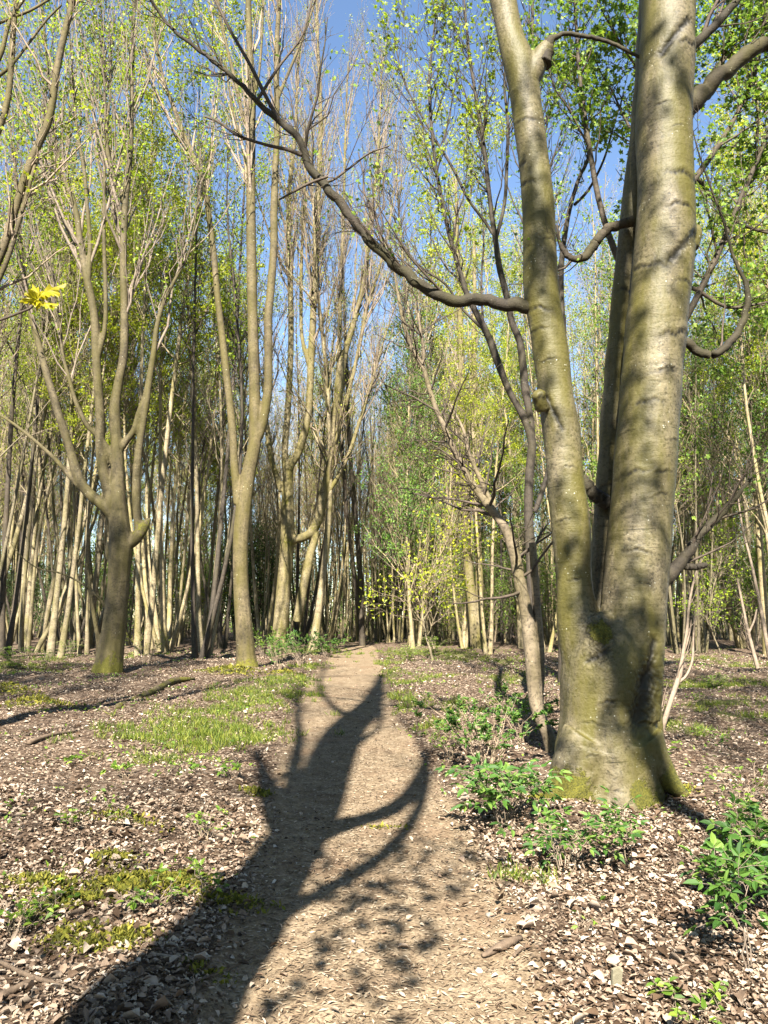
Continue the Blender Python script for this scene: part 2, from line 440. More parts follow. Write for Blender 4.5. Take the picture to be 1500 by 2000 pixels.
def scatter_floor():
    r_ = np.random.default_rng(91)
    # dry leaves
    n = 300000
    Y = np.where(rng.random(n) < .3, 2.2 + 4.5 * rng.random(n), 2.2 + 28 * rng.random(n) ** 1.15)
    X = (rng.random(n) - .5) * (1.25 * Y + 1.2)
    pd = path_d(X, Y)
    clump = .5 + .5 * np.sin(2.1 * X + 1.3 * Y) * np.sin(1.7 * Y - 2.6 * X + 1)
    keep = rng.random(n) < np.clip(.025 + ss(.75, 1.5, pd), 0, 1) * (.35 + .65 * clump)
    X, Y = X[keep], Y[keep]; n = len(X)
    P = np.stack([X, Y, gh(X, Y) + .004 + .018 * rng.random(n)], -1)
    D = rng.normal(size=(n, 3)) * [1, 1, .22]
    N = rng.normal(size=(n, 3)) * [.62, .62, .1] + [0, 0, 1]
    L = rng.uniform(.012, .040, n) * np.where(rng.random(n) < .05, 1.6, 1) * np.where(rng.random(n) < .08, 1.5, 1) * (1 + .035 * np.clip(Y - 6, 0, 30))
    mb = MB(); mb.leaves(P, D, N, L, L * rng.uniform(.35, .75, n), 'ovate', fold=.3)
    tag(mb.build('leaf_litter', [M_LITTER], smooth=True), 'dry tan and brown fallen leaves covering the woodland floor', 'leaf litter', kind='stuff')
    n = 900
    Y = 2.4 + 5 * r_.random(n); X = (r_.random(n) - .5) * (1.25 * Y + 1.0); k = path_d(X, Y) > 1.0; X, Y = X[k], Y[k]; n = len(X)
    P = np.stack([X, Y, gh(X, Y) + .02 + .015 * r_.random(n)], -1); L = r_.uniform(.05, .085, n)
    mb = MB(); mb.leaves(P, r_.normal(size=(n, 3)) * [1, 1, .2], r_.normal(size=(n, 3)) * [.5, .5, .1] + [0, 0, 1], L, L * r_.uniform(.5, .8, n), 'ovate', fold=.45)
    tag(mb.build('leaf_litter', [M_LITTER], smooth=True), 'larger curled dead leaves lying loose on the litter near the viewpoint', 'leaf litter', kind='stuff')
    # chips and needles trodden into the path
    n = 42000
    Y = 2.2 + 15 * rng.random(n) ** 1.6
    X = np.interp(Y, PY, PX) + rng.normal(size=n) * .62
    P = np.stack([X, Y, gh(X, Y) + .002 + .006 * rng.random(n)], -1)
    D = rng.normal(size=(n, 3)) * [1, 1, .08]
    N = rng.normal(size=(n, 3)) * [.15, .15, .1] + [0, 0, 1]
    L = rng.uniform(.012, .05, n)
    mb = MB(); mb.leaves(P, D, N, L, np.minimum(L * rng.uniform(.12, .5, n), .012), 'diamond', fold=.15)
    tag(mb.build('path_debris', [M_DEBRIS], smooth=False), 'small chips and stalks trodden into the earth path', 'debris', kind='stuff')
    # grass
    mb = MB()
    for c, rx, ry, n in GRASSW:
        n = int(n * 1.9)
        nt_ = max(int(n / 22), 4)
        tc = rng.normal(size=(nt_, 2)) * [rx * .68, ry * .68] + c[:2]
        k = rng.integers(0, nt_, n)
        xy = tc[k] + rng.normal(size=(n, 2)) * .045
        P = np.column_stack([xy, gh(xy[:, 0], xy[:, 1]) - .005])
        D = rng.normal(size=(n, 3)) * [.55, .55, .2] + [0, 0, 1]
        L = rng.uniform(.035, .125, n) * (1.15 if c[1] > 9 else .8)
        mb.leaves(P, D, rv(n), L, rng.uniform(.004, .008, n) * (1 + c[1] / 16), 'diamond', fold=.1)
    tag(mb.build('grass', [M_GRASS], smooth=False), 'soft fresh grass in patches beside the path', 'grass', kind='stuff')
    # moss
    mb = MB()
    for c, rx, ry, n in MOSSW:
        n = int(n * 2.3)
        a = rng.normal(size=(n, 2)) * .68
        r = np.linalg.norm(a, axis=1); hole = np.sin(9 * a[:, 0] + c[0] * 7) * np.sin(8 * a[:, 1] + c[1] * 5) + np.sin(4.3 * a[:, 0] - 5 * a[:, 1] + c[0])
        a = a[(r < 1.7) & (hole > -.45 + .5 * rng.normal(size=n))]; n = len(a)
        x = c[0] + a[:, 0] * rx; y = c[1] + a[:, 1] * ry
        h = np.exp(-(a ** 2).sum(1) * 1.5) * min(rx, ry) * .35
        P = np.column_stack([x, y, gh(x, y) + h * rng.uniform(.6, 1.05, n)])
        D = rng.normal(size=(n, 3)) * [.9, .9, .5] + [0, 0, .6]
        L = rng.uniform(.012, .03, n) * (1 + c[1] / 9)
        mb.leaves(P, D, rng.normal(size=(n, 3)) + [0, -.3, .8], L, L * .5, 'diamond', fold=.2)
    tag(mb.build('moss', [M_MOSSB], smooth=False), 'yellow green moss cushions among the dead leaves', 'moss', kind='stuff')
scatter_floor()

def ground_cover():
    r = np.random.default_rng(77)
    n = 42000
    Y = 3 + 34 * r.random(n) ** 1.1
    X = (r.random(n) - .5) * (1.25 * Y + 1.5)
    f = np.sin(1.1 * X + .7 * Y + 1) * np.sin(.9 * Y - 1.3 * X) + .6 * np.sin(2.7 * X - 1.9 * Y + 2) + .35 * np.sin(6.1 * X + 4.3 * Y)
    k = (f + .45 * r.normal(size=n) > .95) & (path_d(X, Y) > 1.05)
    X, Y = X[k], Y[k]; n = len(X)
    P = np.stack([X, Y, gh(X, Y) + .01 + .05 * r.random(n) ** 2], -1)
    L = r.uniform(.018, .045, n) * (1 + Y * .035)
    mb = MB(); mb.leaves(P, rv(n, r) * [1, 1, .5] + [0, 0, .25], r.normal(size=(n, 3)) * .45 + [0, -.1, 1], L, L * .6, 'diamond', fold=.2)
    tag(mb.build('ground_cover', [M_HERB], smooth=False), 'thin scattered seedlings and small herbs greening the litter', 'ground cover', kind='stuff')
ground_cover()

# ------------------------------------------------------------------ growing wood
def interp_lines(P, R, idx, t):
    n = P.shape[1]
    f = t * (n - 1); i = np.minimum(f.astype(int), n - 2); w_ = (f - i)[:, None]
    p = P[idx, i] * (1 - w_) + P[idx, i + 1] * w_
    r = R[idx, i] * (1 - w_[:, 0]) + R[idx, i + 1] * w_[:, 0]
    return p, nrm(P[idx, i + 1] - P[idx, i]), r

def sprout(P, R, K, t0, t1, ln, ang, up, npts=5, rfac=.55, rmin=.004, jit=.05, r=rng):
    """K new limbs off the lines P: each leaves its parent at about ang radians and bends upward"""
    M = len(P)
    seglen = np.linalg.norm(np.diff(P, axis=1), axis=2).sum(1)
    idx = r.choice(M, K, p=seglen / seglen.sum())
    t = t0 + (t1 - t0) * r.random(K)
    p, T, rad = interp_lines(P, R, idx, t)
    perp = nrm(np.cross(T, rv(K, r)))
    a = np.clip(r.normal(ang, ang * .3, K), .1, 1.6)[:, None]
    d = nrm(T * np.cos(a) + perp * np.sin(a))
    L = (ln[0] + (ln[1] - ln[0]) * r.random(K)) * (1.15 - .65 * t)
    s = np.linspace(0, 1, npts)
    Q = p[:, None] + L[:, None, None] * (d[:, None] * s[None, :, None] + np.array([0, 0, 1.0]) * up * (s ** 2)[None, :, None])
    Q[:, 1:] += r.normal(size=(K, npts - 1, 3)) * (jit * L)[:, None, None]
    r0 = np.maximum(np.minimum(rad * rfac, L * .016 + .002), rmin)
    RR = r0[:, None] * (1 - .75 * s)[None, :]
    return Q, np.maximum(RR, rmin * .55)

def leaf_spray(mb, P, R, K, size, kind, m, t0=.2, r=rng, spread=.06, per=1, wfac=.65):
    idx = r.integers(0, len(P), K); t = t0 + (1 - t0) * r.random(K)
    p, T, _ = interp_lines(P, R, idx, t)
    p = np.repeat(p, per, 0); T = np.repeat(T, per, 0); n = len(p)
    p = p + r.normal(size=(n, 3)) * spread
    D = nrm(T * .4 + rv(n, r) * .9 + [0, 0, -.1])
    N = r.normal(size=(n, 3)) * .7 + [0, -.35, .8]
    L = r.uniform(.65, 1.3, n) * size
    mb.leaves(p, D, N, L, L * wfac, kind, m, .2)

def dress(stems, trunk, crown, K1=40, K2=200, K3=500, leaves=2000, lsize=.06, lkind='diamond', l1=(1.5, 4.0), l2=(.6, 1.6), l3=(.3, .8),
          ang=.6, up=.45, t0=.25, rmin=.004, tm=1, lm=0, r=rng, spread=.08, per=1, leaf_t0=.2, low=None, k1=5, bm=0):
    """stems: list of (P (n,3), R (n,)). Boughs go to the trunk mesh, twigs and leaves to the crown mesh."""
    n = 16
    P = np.stack([smooth_line(p, n) if len(p) != n else p for p, _ in stems])
    R = np.stack([np.interp(np.linspace(0, 1, n), np.linspace(0, 1, len(q)), q) for _, q in stems])
    B1, R1 = sprout(P, R, K1, t0, .98, l1, ang, up, 7, .5, rmin * 2, .014, r)
    trunk.tubes(B1, R1, k1, bm)
    B1a = np.concatenate([B1]); 
    B2, R2 = sprout(B1, R1, K2, .15, 1.0, l2, ang * .95, up * .9, 5, .55, rmin * 1.3, .04, r)
    top, Rt = sprout(P, R, max(K2 // 3, 4), max(t0, .45), 1.0, l2, ang, up, 5, .4, rmin * 1.3, .04, r)
    B2 = np.concatenate([B2, top]); R2 = np.concatenate([R2, Rt])
    crown.tubes(B2, R2, 4, tm)
    B3, R3 = sprout(B2, R2, K3, .1, 1.0, l3, ang, up * .8, 4, .6, rmin, .05, r)
    crown.tubes(B3, R3, 3, tm)
    if leaves:
        leaf_spray(crown, B3, R3, leaves, lsize, lkind, lm, leaf_t0, r, spread, per)
    return B2, R2, B3, R3

def px_line(pts, Y, n=None):
    """photo trace (px, py, half width px[, depth offset]) -> world points and radii"""
    out = []
    for q in pts:
        yy = Y + (q[3] if len(q) > 3 else 0)
        out.append([*at(q[0], q[1], yy), q[2] * yy / F])
    out = np.array(out)
    return smooth_line(out, n or max(len(out) * 3, 8))

# ------------------------------------------------------------------ the big three-stemmed tree beside the path
def big_tree():
    Y = 7.0
    base = gp(1190, 1535); base[1] = Y; base[2] = float(gh(base[0], Y))
    root = thing('tree', 'big smooth grey-green tree with stems forking low beside the path and mossy roots', 'tree', base)
    mb = MB()
    def st(pts, Yd, k=28, n=60):
        p = px_line(pts, Yd, n)
        mb.tube(p[:, :3], p[:, 3], k, len(p), caps=True)
        return p
    st([(1185, 1610, 118), (1186, 1540, 100), (1185, 1470, 94), (1188, 1400, 90), (1192, 1330, 92), (1195, 1270, 88), (1195, 1210, 70)], Y, 36)
    left = st([(1160, 1380, 50), (1148, 1290, 48), (1128, 1200, 41), (1122, 1130, 34), (1117, 1050, 37), (1106, 950, 36), (1096, 850, 36), (1083, 750, 34), (1071, 650, 35), (1058, 580, 35), (1055, 500, 34),
               (1050, 400, 34), (1041, 300, 31), (1028, 200, 32), (1016, 130, 33), (1000, 80, 28), (983, 0, 27), (960, -140, 25), (950, -400, 22), (960, -800, 16), (950, -1300, 8)], Y, 28, 110)
    right = st([(1225, 1400, 62), (1232, 1300, 62), (1236, 1220, 61), (1240, 1150, 60), (1249, 1050, 61), (1256, 950, 60), (1264, 850, 60), (1271, 750, 59), (1280, 650, 60), (1292, 550, 60), (1300, 450, 60), (1299, 350, 57),
                (1297, 250, 57), (1302, 150, 57), (1305, 50, 56), (1305, -20, 55), (1310, -200, 50), (1320, -500, 42), (1310, -900, 30), (1330, -1400, 14)], Y - .1, 30, 120)
    mid = st([(1180, 1330, 30), (1172, 1230, 26), (1168, 1150, 20), (1174, 1050, 18), (1182, 950, 18), (1194, 800, 19), (1207, 650, 20), (1222, 500, 20), (1240, 380, 24), (1258, 200, 24), (1270, 0, 22), (1285, -300, 16), (1300, -700, 8)], Y + .35, 20, 80)
    st([(1278, 1560, 34, .12), (1272, 1480, 24, .12), (1272, 1400, 20, .14), (1276, 1300, 15, .18), (1281, 1220, 9, .2), (1284, 1160, 5, .2)], Y, 16, 30)
    # roots
    for pts in ([(1145, 1440, 44), (1115, 1500, 38), (1092, 1545, 29), (1068, 1585, 18), (1045, 1610, 8)], [(1150, 1460, 50), (1135, 1530, 44), (1120, 1580, 30), (1110, 1620, 12)],
                [(1225, 1450, 48), (1238, 1520, 42), (1247, 1570, 32), (1250, 1610, 14)], [(1255, 1440, 40), (1285, 1490, 28), (1310, 1525, 20), (1340, 1555, 12), (1365, 1575, 5)], [(1190, 1500, 50), (1190, 1570, 40), (1188, 1610, 16)]):
        st(pts, Y - .22, 16, 24)
    # burr in the fork, branch stubs
    st([(1188, 1195, 8, -.15), (1180, 1215, 24, -.2), (1174, 1245, 28, -.23), (1178, 1290, 24, -.24), (1188, 1330, 8, -.24)], Y, 14, 20)
    st([(1015, 190, 22), (1038, 145, 24), (1055, 112, 20), (1068, 92, 17), (1074, 78, 10)], Y - .03, 14, 20)
    st([(1060, 800, 14, -.1), (1052, 772, 13, -.18), (1050, 766, 9, -.2)], Y, 12, 10)
    st([(1345, 480, 22, -.1), (1358, 455, 16, -.1), (1364, 440, 6, -.1)], Y, 12, 12)
    o = mb.build('trunk', [M_BIG], None, base)
    md = o.modifiers.new('r', 'REMESH'); md.mode = 'VOXEL'; md.voxel_size = .0125
    sm = o.modifiers.new('s', 'SMOOTH'); sm.factor = .5; sm.iterations = 7
    dg = bpy.context.evaluated_depsgraph_get(); dg.update()
    me = bpy.data.meshes.new_from_object(o.evaluated_get(dg)); me.name = 'trunk'
    old = o.data; o.modifiers.clear(); o.data = me; bpy.data.meshes.remove(old)
    nv = len(me.vertices)
    co = np.empty(nv * 3, np.float32); me.vertices.foreach_get('co', co); co = co.reshape(-1, 3).astype(float)
    no = np.empty(nv * 3, np.float32); me.vertex_normals.foreach_get('vector', no); no = no.reshape(-1, 3).astype(float)
    wco = co + base
    z = co[:, 2]
    # gentle lumps, muscle-like flutes low down, rings
    d = .008 * np.sin(5 * wco[:, 0] + 3.1 * z + 2 * np.sin(1.7 * z)) * np.sin(4.1 * z + 6 * wco[:, 1])
    ang = np.arctan2(co[:, 1], co[:, 0])
    d += .022 * np.sin(7 * ang + 1.3 * np.sin(3 * z)) * np.exp(-np.clip(z, 0, 9) * 1.1)
    d += .0010 * np.sin(46 * z + 5 * np.sin(3 * ang + z)) * (.5 + .5 * np.sin(2.3 * z + wco[:, 0] * 5))
    d += .006 * np.sin(38 * (z + .9 * np.abs(wco[:, 0] - base[0] + .05))) * np.exp(-np.clip(z, 0, 9) * 3.2)
    scar = np.zeros(nv)
    rs = np.random.default_rng(3)
    SC = [(1330, 342, 40, 12), (1327, 405, 32, 8), (1272, 517, 34, 9), (1335, 550, 26, 7), (1322, 652, 42, 12), (1292, 728, 34, 8), (1265, 785, 34, 9), (1300, 722, 20, 5), (1290, 923, 22, 5), (1235, 922, 30, 8), (1286, 966, 18, 5), (1243, 1075, 30, 5),
          (1252, 1140, 16, 4), (1345, 85, 26, 10), (1320, 250, 14, 3), (1290, 205, 20, 4), (1024, 330, 30, 10), (1018, 292, 20, 8), (1052, 585, 30, 8), (1050, 628, 24, 6), (1080, 690, 18, 4), (1062, 772, 14, 12), (1155, 1410, 18, 4), (1150, 1470, 16, 4),
          (1180, 1368, 20, 5), (1120, 905, 16, 4), (1110, 1010, 14, 4), (1130, 1130, 16, 4), (1310, 860, 16, 4), (1225, 1010, 16, 3), (1075, 450, 16, 4), (1035, 210, 30, 6), (1230, 840, 12, 3)]
    for px, py, wd, th in SC:
        S = at(px, py, Y - .3)
        wr = wd * (Y - .3) / F; tr = th * (Y - .3) / F * .55
        dx = wco[:, 0] - S[0]; dz = wco[:, 2] - S[2]
        t_ = dx / wr
        front = (no[:, 1] < -.05) & (np.abs(dx) < 2 * wr) & (np.abs(dz) < 6 * tr + wr)
        cz = dz + (.04 + .24 * math.sin(px + 2.7 * py) ** 2) * wr * t_ * t_ + .22 * math.sin(py) * wr * t_ + .5 * tr * np.sin(t_ * 7 + px)
        g = np.exp(-(cz / tr) ** 2) * np.exp(-t_ ** 4) * front
        g = g * np.clip(.62 + .8 * np.sin(83 * wco[:, 0] + py) * np.sin(61 * wco[:, 2] + 2 * np.sin(40 * wco[:, 0])), .4, 1)
        up_ = np.exp(-((cz - 1.7 * tr) / (1.2 * tr)) ** 2) * np.exp(-t_ ** 4) * front
        lo_ = np.exp(-((cz + 1.9 * tr) / (1.4 * tr)) ** 2) * np.exp(-t_ ** 4) * front
        kk = .4 + .6 * math.sin(px * 7.3 + py) ** 2
        d += (-.009 * g + .007 * up_ + .003 * lo_) * kk
        scar = np.maximum(scar, (.72 + .28 * kk) * g)
    # long diagonal scar on the right stem and the dark rotten seam low on the right
    for (ax, ay), (bx, by), th in (((1362, 452), (1305, 512), 9), ((1345, 40), (1290, 105), 8), ((1264, 1320), (1246, 1400), 22), ((1276, 1250), (1262, 1330), 9), ((1180, 1270), (1150, 1290), 6), ((1075, 765), (1105, 830), 5)):
        A = at(ax, ay, Y - .3); B = at(bx, by, Y - .3)
        ab = (B - A)[[0, 2]]; q = wco[:, [0, 2]] - A[[0, 2]]
        t_ = np.clip((q @ ab) / (ab @ ab), 0, 1)
        dist = np.linalg.norm(q - t_[:, None] * ab, axis=1)
        tr = th * (Y - .3) / F
        dist = dist + .3 * tr * np.sin(37 * wco[:, 0] + 5 * np.sin(23 * wco[:, 2])) * np.sin(29 * wco[:, 2] + 6 * np.sin(19 * wco[:, 0] + 1))
        g = np.exp(-np.clip(dist / tr, 0, 9) ** 2) * (no[:, 1] < .2)
        d += -(.012 + .0012 * th) * g; scar = np.maximum(scar, .9 * g)
    S = at(1178, 1250, Y - .4)
    g = np.exp(-(((wco[:, [0, 2]] - S[[0, 2]]) / [.15, .30]) ** 2).sum(1)) * (no[:, 1] < .3)
    rough = np.sin(70 * wco[:, 0] + 9 * np.sin(31 * z)) * np.sin(58 * z + 7 * np.sin(37 * wco[:, 0]))
    d += .014 * g * rough; scar = np.maximum(scar, g * np.clip(.25 - .7 * rough, 0, .75))
    co += no * d[:, None]
    me.vertices.foreach_set('co', co.astype(np.float32).ravel())
    low = np.exp(-np.clip(z - .02, 0, 9) * 3.0)
    lump = .5 + .5 * np.sin(3.3 * ang + 1.0) * np.cos(1.7 * ang)
    moss = np.clip(low * (.35 + .75 * lump), 0, 1) * .78
    for px, py, rad in ((1105, 1545, .28), (1250, 1545, .17), (1320, 1530, .2), (1178, 1235, .13)):
        S = at(px, py, Y - .35)
        moss = np.maximum(moss, .85 * np.exp(-(((wco[:, [0, 2]] - S[[0, 2]]) ** 2).sum(1)) / rad ** 2 * 1.2))
    for k, v in (('scar', scar), ('moss', moss)):
        a = me.attributes.new(k, 'FLOAT', 'POINT'); a.data.foreach_set('value', v.astype(np.float32))
    me.polygons.foreach_set('use_smooth', np.full(len(me.polygons), True)); me.update()
    o.parent = root; o.location = (0, 0, 0)
    # boughs
    def bough(pts, Yd, k=10, n=None, mat=M_BOUGHSHADED):
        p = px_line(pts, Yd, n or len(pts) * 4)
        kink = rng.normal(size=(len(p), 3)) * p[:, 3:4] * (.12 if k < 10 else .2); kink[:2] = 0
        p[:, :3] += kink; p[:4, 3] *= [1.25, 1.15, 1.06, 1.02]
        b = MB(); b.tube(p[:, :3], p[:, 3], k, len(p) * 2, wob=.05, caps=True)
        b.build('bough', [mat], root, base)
        return p
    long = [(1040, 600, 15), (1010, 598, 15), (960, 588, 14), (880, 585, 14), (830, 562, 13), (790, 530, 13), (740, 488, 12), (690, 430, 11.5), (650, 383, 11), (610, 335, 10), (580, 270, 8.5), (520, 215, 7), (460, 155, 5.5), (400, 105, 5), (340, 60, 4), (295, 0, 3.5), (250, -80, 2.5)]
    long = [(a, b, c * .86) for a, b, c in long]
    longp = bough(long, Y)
    crown = MB()
    def side(pts, Yd, k=5):
        p = px_line(pts, Yd, len(pts) * 4); crown.tube(p[:, :3], p[:, 3], k, len(p), m=1, wob=.04); return p
    tw = [side([(590, 303, 5), (560, 292, 4), (520, 283, 3.5), (465, 265, 3), (430, 240, 2.5), (400, 228, 2)], Y), side([(545, 235, 5), (520, 190, 4.5), (490, 130, 4), (450, 60, 3.5), (420, 0, 3), (380, -60, 2)], Y),
          side([(610, 335, 4), (640, 355, 3), (680, 330, 2.5), (720, 300, 2), (760, 285, 1.5)], Y), side([(545, 390, 2), (600, 360, 3), (640, 345, 3)], Y - .1), side([(500, 200, 4), (545, 130, 3), (590, 70, 2.5), (610, 0, 2)], Y)]
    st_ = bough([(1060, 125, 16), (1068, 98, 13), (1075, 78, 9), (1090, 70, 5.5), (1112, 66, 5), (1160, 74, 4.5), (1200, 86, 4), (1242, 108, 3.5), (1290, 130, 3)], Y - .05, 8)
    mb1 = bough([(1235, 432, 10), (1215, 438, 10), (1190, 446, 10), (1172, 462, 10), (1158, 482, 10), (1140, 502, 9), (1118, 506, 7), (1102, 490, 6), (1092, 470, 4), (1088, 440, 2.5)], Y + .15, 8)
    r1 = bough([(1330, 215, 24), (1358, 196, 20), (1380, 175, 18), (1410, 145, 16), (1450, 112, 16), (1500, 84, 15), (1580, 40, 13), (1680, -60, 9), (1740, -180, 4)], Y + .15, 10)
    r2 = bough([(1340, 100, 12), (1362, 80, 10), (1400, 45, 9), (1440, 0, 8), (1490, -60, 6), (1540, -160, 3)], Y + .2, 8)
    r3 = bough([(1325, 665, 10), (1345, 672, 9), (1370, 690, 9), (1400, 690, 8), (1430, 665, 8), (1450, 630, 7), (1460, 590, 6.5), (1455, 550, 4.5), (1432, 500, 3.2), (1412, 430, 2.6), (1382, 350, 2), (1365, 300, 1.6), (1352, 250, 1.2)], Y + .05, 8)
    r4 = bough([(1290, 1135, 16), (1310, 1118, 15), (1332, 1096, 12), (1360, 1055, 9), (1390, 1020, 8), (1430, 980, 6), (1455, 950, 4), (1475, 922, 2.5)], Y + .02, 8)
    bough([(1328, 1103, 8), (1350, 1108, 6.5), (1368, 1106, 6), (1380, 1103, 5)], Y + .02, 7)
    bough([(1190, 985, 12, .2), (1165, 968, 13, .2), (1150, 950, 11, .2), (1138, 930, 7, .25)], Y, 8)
    
    st = [(p[:, :3], p[:, 3]) for p in (longp, longp, r1, r2, r3, r4, mb1)]
    dress(st, crown, crown, 44, 150, 460, 360, .05, 'maple', (.4, 1.3), (.25, .75), (.12, .4), .6, .3, .12, .0026, 1, 0, k1=4, bm=1)
    dress([(p[:, :3], p[:, 3]) for p in tw], crown, crown, 14, 40, 120, 40, .03, 'diamond', (.3, .8), (.2, .5), (.1, .3), .55, .2, .3, .0024, 1, 0, k1=4, bm=1)
    upper = [(q[int(len(q) * .62):, :3], q[int(len(q) * .62):, 3]) for q in (left, right, mid)]
    dress(upper, crown, crown, 60, 260, 800, 2600, .085, 'maple', (1.2, 3.2), (.6, 1.4), (.3, .7), .8, .3, .1, .004, 1, 0, k1=5, bm=1)
    crown.build('crown', [M_LMID, M_TWIGDARK], root, base)
big_tree()

# ------------------------------------------------------------------ other traced trees
def traced_tree(name, label, Y, stems, base_px, mat=M_BARK, leafmat=M_LYEL, twig=M_TWIG, moss=.0, k=12, cat='tree', dr=None, boughs=(), extra=None, moss_spots=(), remesh=None):
    b0 = at(base_px[0], base_px[1], Y)
    base = np.array([b0[0], Y, float(gh(b0[0], Y))])
    root = thing(name, label, cat, base)
    mb = MB(); lines = []
    for s in stems:
        p = px_line(s, Y, max(len(s) * 4, 16))
        if s is stems[0]:
            p[0, 2] = min(p[0, 2], base[2] - .15)
        mb.tube(p[:, :3], p[:, 3], k, len(p), wob=0 if remesh else .025, caps=bool(remesh)); lines.append((p[:, :3], p[:, 3]))
    if remesh:
        o = mb.build('trunk', [mat], None, base)
        md = o.modifiers.new('r', 'REMESH'); md.mode = 'VOXEL'; md.voxel_size = remesh
        sm = o.modifiers.new('s', 'SMOOTH'); sm.factor = .5; sm.iterations = 3
        dg = bpy.context.evaluated_depsgraph_get(); dg.update()
        me = bpy.data.meshes.new_from_object(o.evaluated_get(dg)); me.name = 'trunk'
        old = o.data; o.modifiers.clear(); o.data = me; bpy.data.meshes.remove(old)
        o.parent = root; o.location = (0, 0, 0)
        me.polygons.foreach_set('use_smooth', np.full(len(me.polygons), True))
        co = np.empty(len(me.vertices) * 3, np.float32); me.vertices.foreach_get('co', co); V = co.reshape(-1, 3) + base
    boughs_mb = MB()
    crown = MB()
    tgt = crown if remesh else mb
    if dr:
        dress([lines[i] for i in dr.pop('on', range(len(lines)))], boughs_mb, crown, **dr)
        if boughs_mb.n:
            Vb, Fb, _ = boughs_mb.data(); crown.add(Vb, Fb, 1)
    if not remesh:
        V, Fq, M = mb.data()
    z = V[:, 2] - base[2]
    ms = moss * np.exp(-np.clip(z, 0, 30) * 2.6)
    for px, py, rad in moss_spots:
        S = at(px, py, Y)
        ms = np.maximum(ms, .58 * np.exp(-(((V[:, [0, 2]] - S[[0, 2]]) ** 2).sum(1)) / rad ** 2))
    if remesh:
        a = me.attributes.new('moss', 'FLOAT', 'POINT'); a.data.foreach_set('value', ms.astype(np.float32)); me.update()
    else:
        mb.build('trunk', [mat], root, base, attrs={'moss': ms})
    if crown.n:
        crown.build('crown', [leafmat, twig], root, base)
    return root

# left forked pollard with the mossy foot
C_ST = [
    [(206, 1335, 34), (210, 1310, 30), (216, 1280, 25), (222, 1230, 23), (230, 1160, 21), (234, 1100, 22), (236, 1060, 23), (232, 1010, 19), (230, 950, 14), (229, 880, 12), (224, 800, 11), (232, 745, 9), (242, 690, 8.5), (243, 600, 8), (241, 500, 7.5), (244, 400, 7.5), (252, 330, 6), (257, 250, 5), (258, 160, 4.5), (262, 0, 4), (268, -160, 3), (270, -350, 1.5)],
    [(234, 1050, 16), (224, 1010, 13), (200, 985, 12), (172, 962, 10.5), (152, 930, 10), (140, 890, 9), (128, 850, 8.5), (115, 810, 8), (100, 760, 7.5), (88, 720, 7), (75, 670, 6.5), (62, 620, 6), (50, 560, 5), (40, 480, 4), (36, 380, 3), (20, 250, 2), (15, 100, 1.4)],
    [(222, 1000, 13), (212, 960, 12), (202, 920, 11), (196, 870, 10), (196, 820, 9.5), (192, 760, 9), (188, 700, 9), (186, 640, 8.5), (180, 590, 8), (170, 545, 7.5), (158, 480, 7), (150, 420, 6), (138, 380, 5), (120, 340, 4), (108, 270, 3.5), (95, 150, 3), (82, 0, 2.5), (75, -150, 1.5)],
    [(240, 1065, 13), (258, 1058, 12), (272, 1042, 12), (284, 1025, 9), (292, 1012, 4)],
    [(272, 1040, 8), (267, 1000, 8), (266, 960, 8.5), (268, 910, 8), (275, 850, 7.5), (285, 790, 7), (292, 740, 6.5), (300, 690, 6), (306, 640, 5), (320, 590, 4.5), (345, 540, 3.5), (370, 490, 2.5), (385, 400, 2), (395, 300, 1.2)],
    [(222, 905, 8), (212, 880, 7), (190, 850, 6), (170, 830, 5), (150, 790, 4.5), (135, 740, 4), (122, 690, 3.5), (118, 640, 3), (105, 560, 2.5), (95, 480, 1.5)],
    [(234, 880, 7), (246, 862, 7), (262, 840, 6.5), (272, 805, 6), (284, 770, 5), (296, 700, 4)],
    [(178, 965, 6), (150, 945, 5.5), (120, 910, 5), (90, 880, 4), (55, 850, 3.5), (15, 820, 3), (-40, 790, 2)],
    [(244, 400, 6), (230, 370, 5), (218, 330, 4.5), (208, 280, 4), (205, 200, 3), (200, 80, 2.5), (196, -60, 1.5)],
    [(172, 550, 6), (176, 480, 5), (170, 400, 4), (164, 330, 4), (150, 250, 3), (140, 120, 2.5), (130, 0, 2)],
    [(190, 700, 6), (205, 640, 5), (206, 560, 4.5), (203, 450, 4), (205, 330, 3), (215, 180, 2.2), (222, 20, 1.6)],
    [(214, 1060, 7), (215, 1085, 9), (226, 1100, 8)],
    [(215, 1200, 3), (190, 1165, 3), (160, 1140, 2.5), (120, 1120, 2.2), (75, 1110, 2), (40, 1085, 1.6), (10, 1045, 1)],
    [(186, 1318, 6), (192, 1260, 4.5), (180, 1180, 4), (170, 1100, 3)],
]
traced_tree('tree', 'forked tree left of the path with many limbs and yellow moss round its foot', 21, C_ST, (212, 1312), M_BARK, M_LYEL, M_TWIG, 1.05, 12,
            dr=dict(on=[0, 1, 2, 4, 5, 8, 9, 10], K1=120, K2=520, K3=2400, leaves=2600, per=4, spread=.09, lsize=.095, l1=(2.2, 7.0), l2=(.7, 2.2), l3=(.35, .9), ang=.40, up=.5, t0=.36, rmin=.0045, leaf_t0=.3),
            moss_spots=((280, 1032, .45), (225, 1290, .4)), remesh=.028)

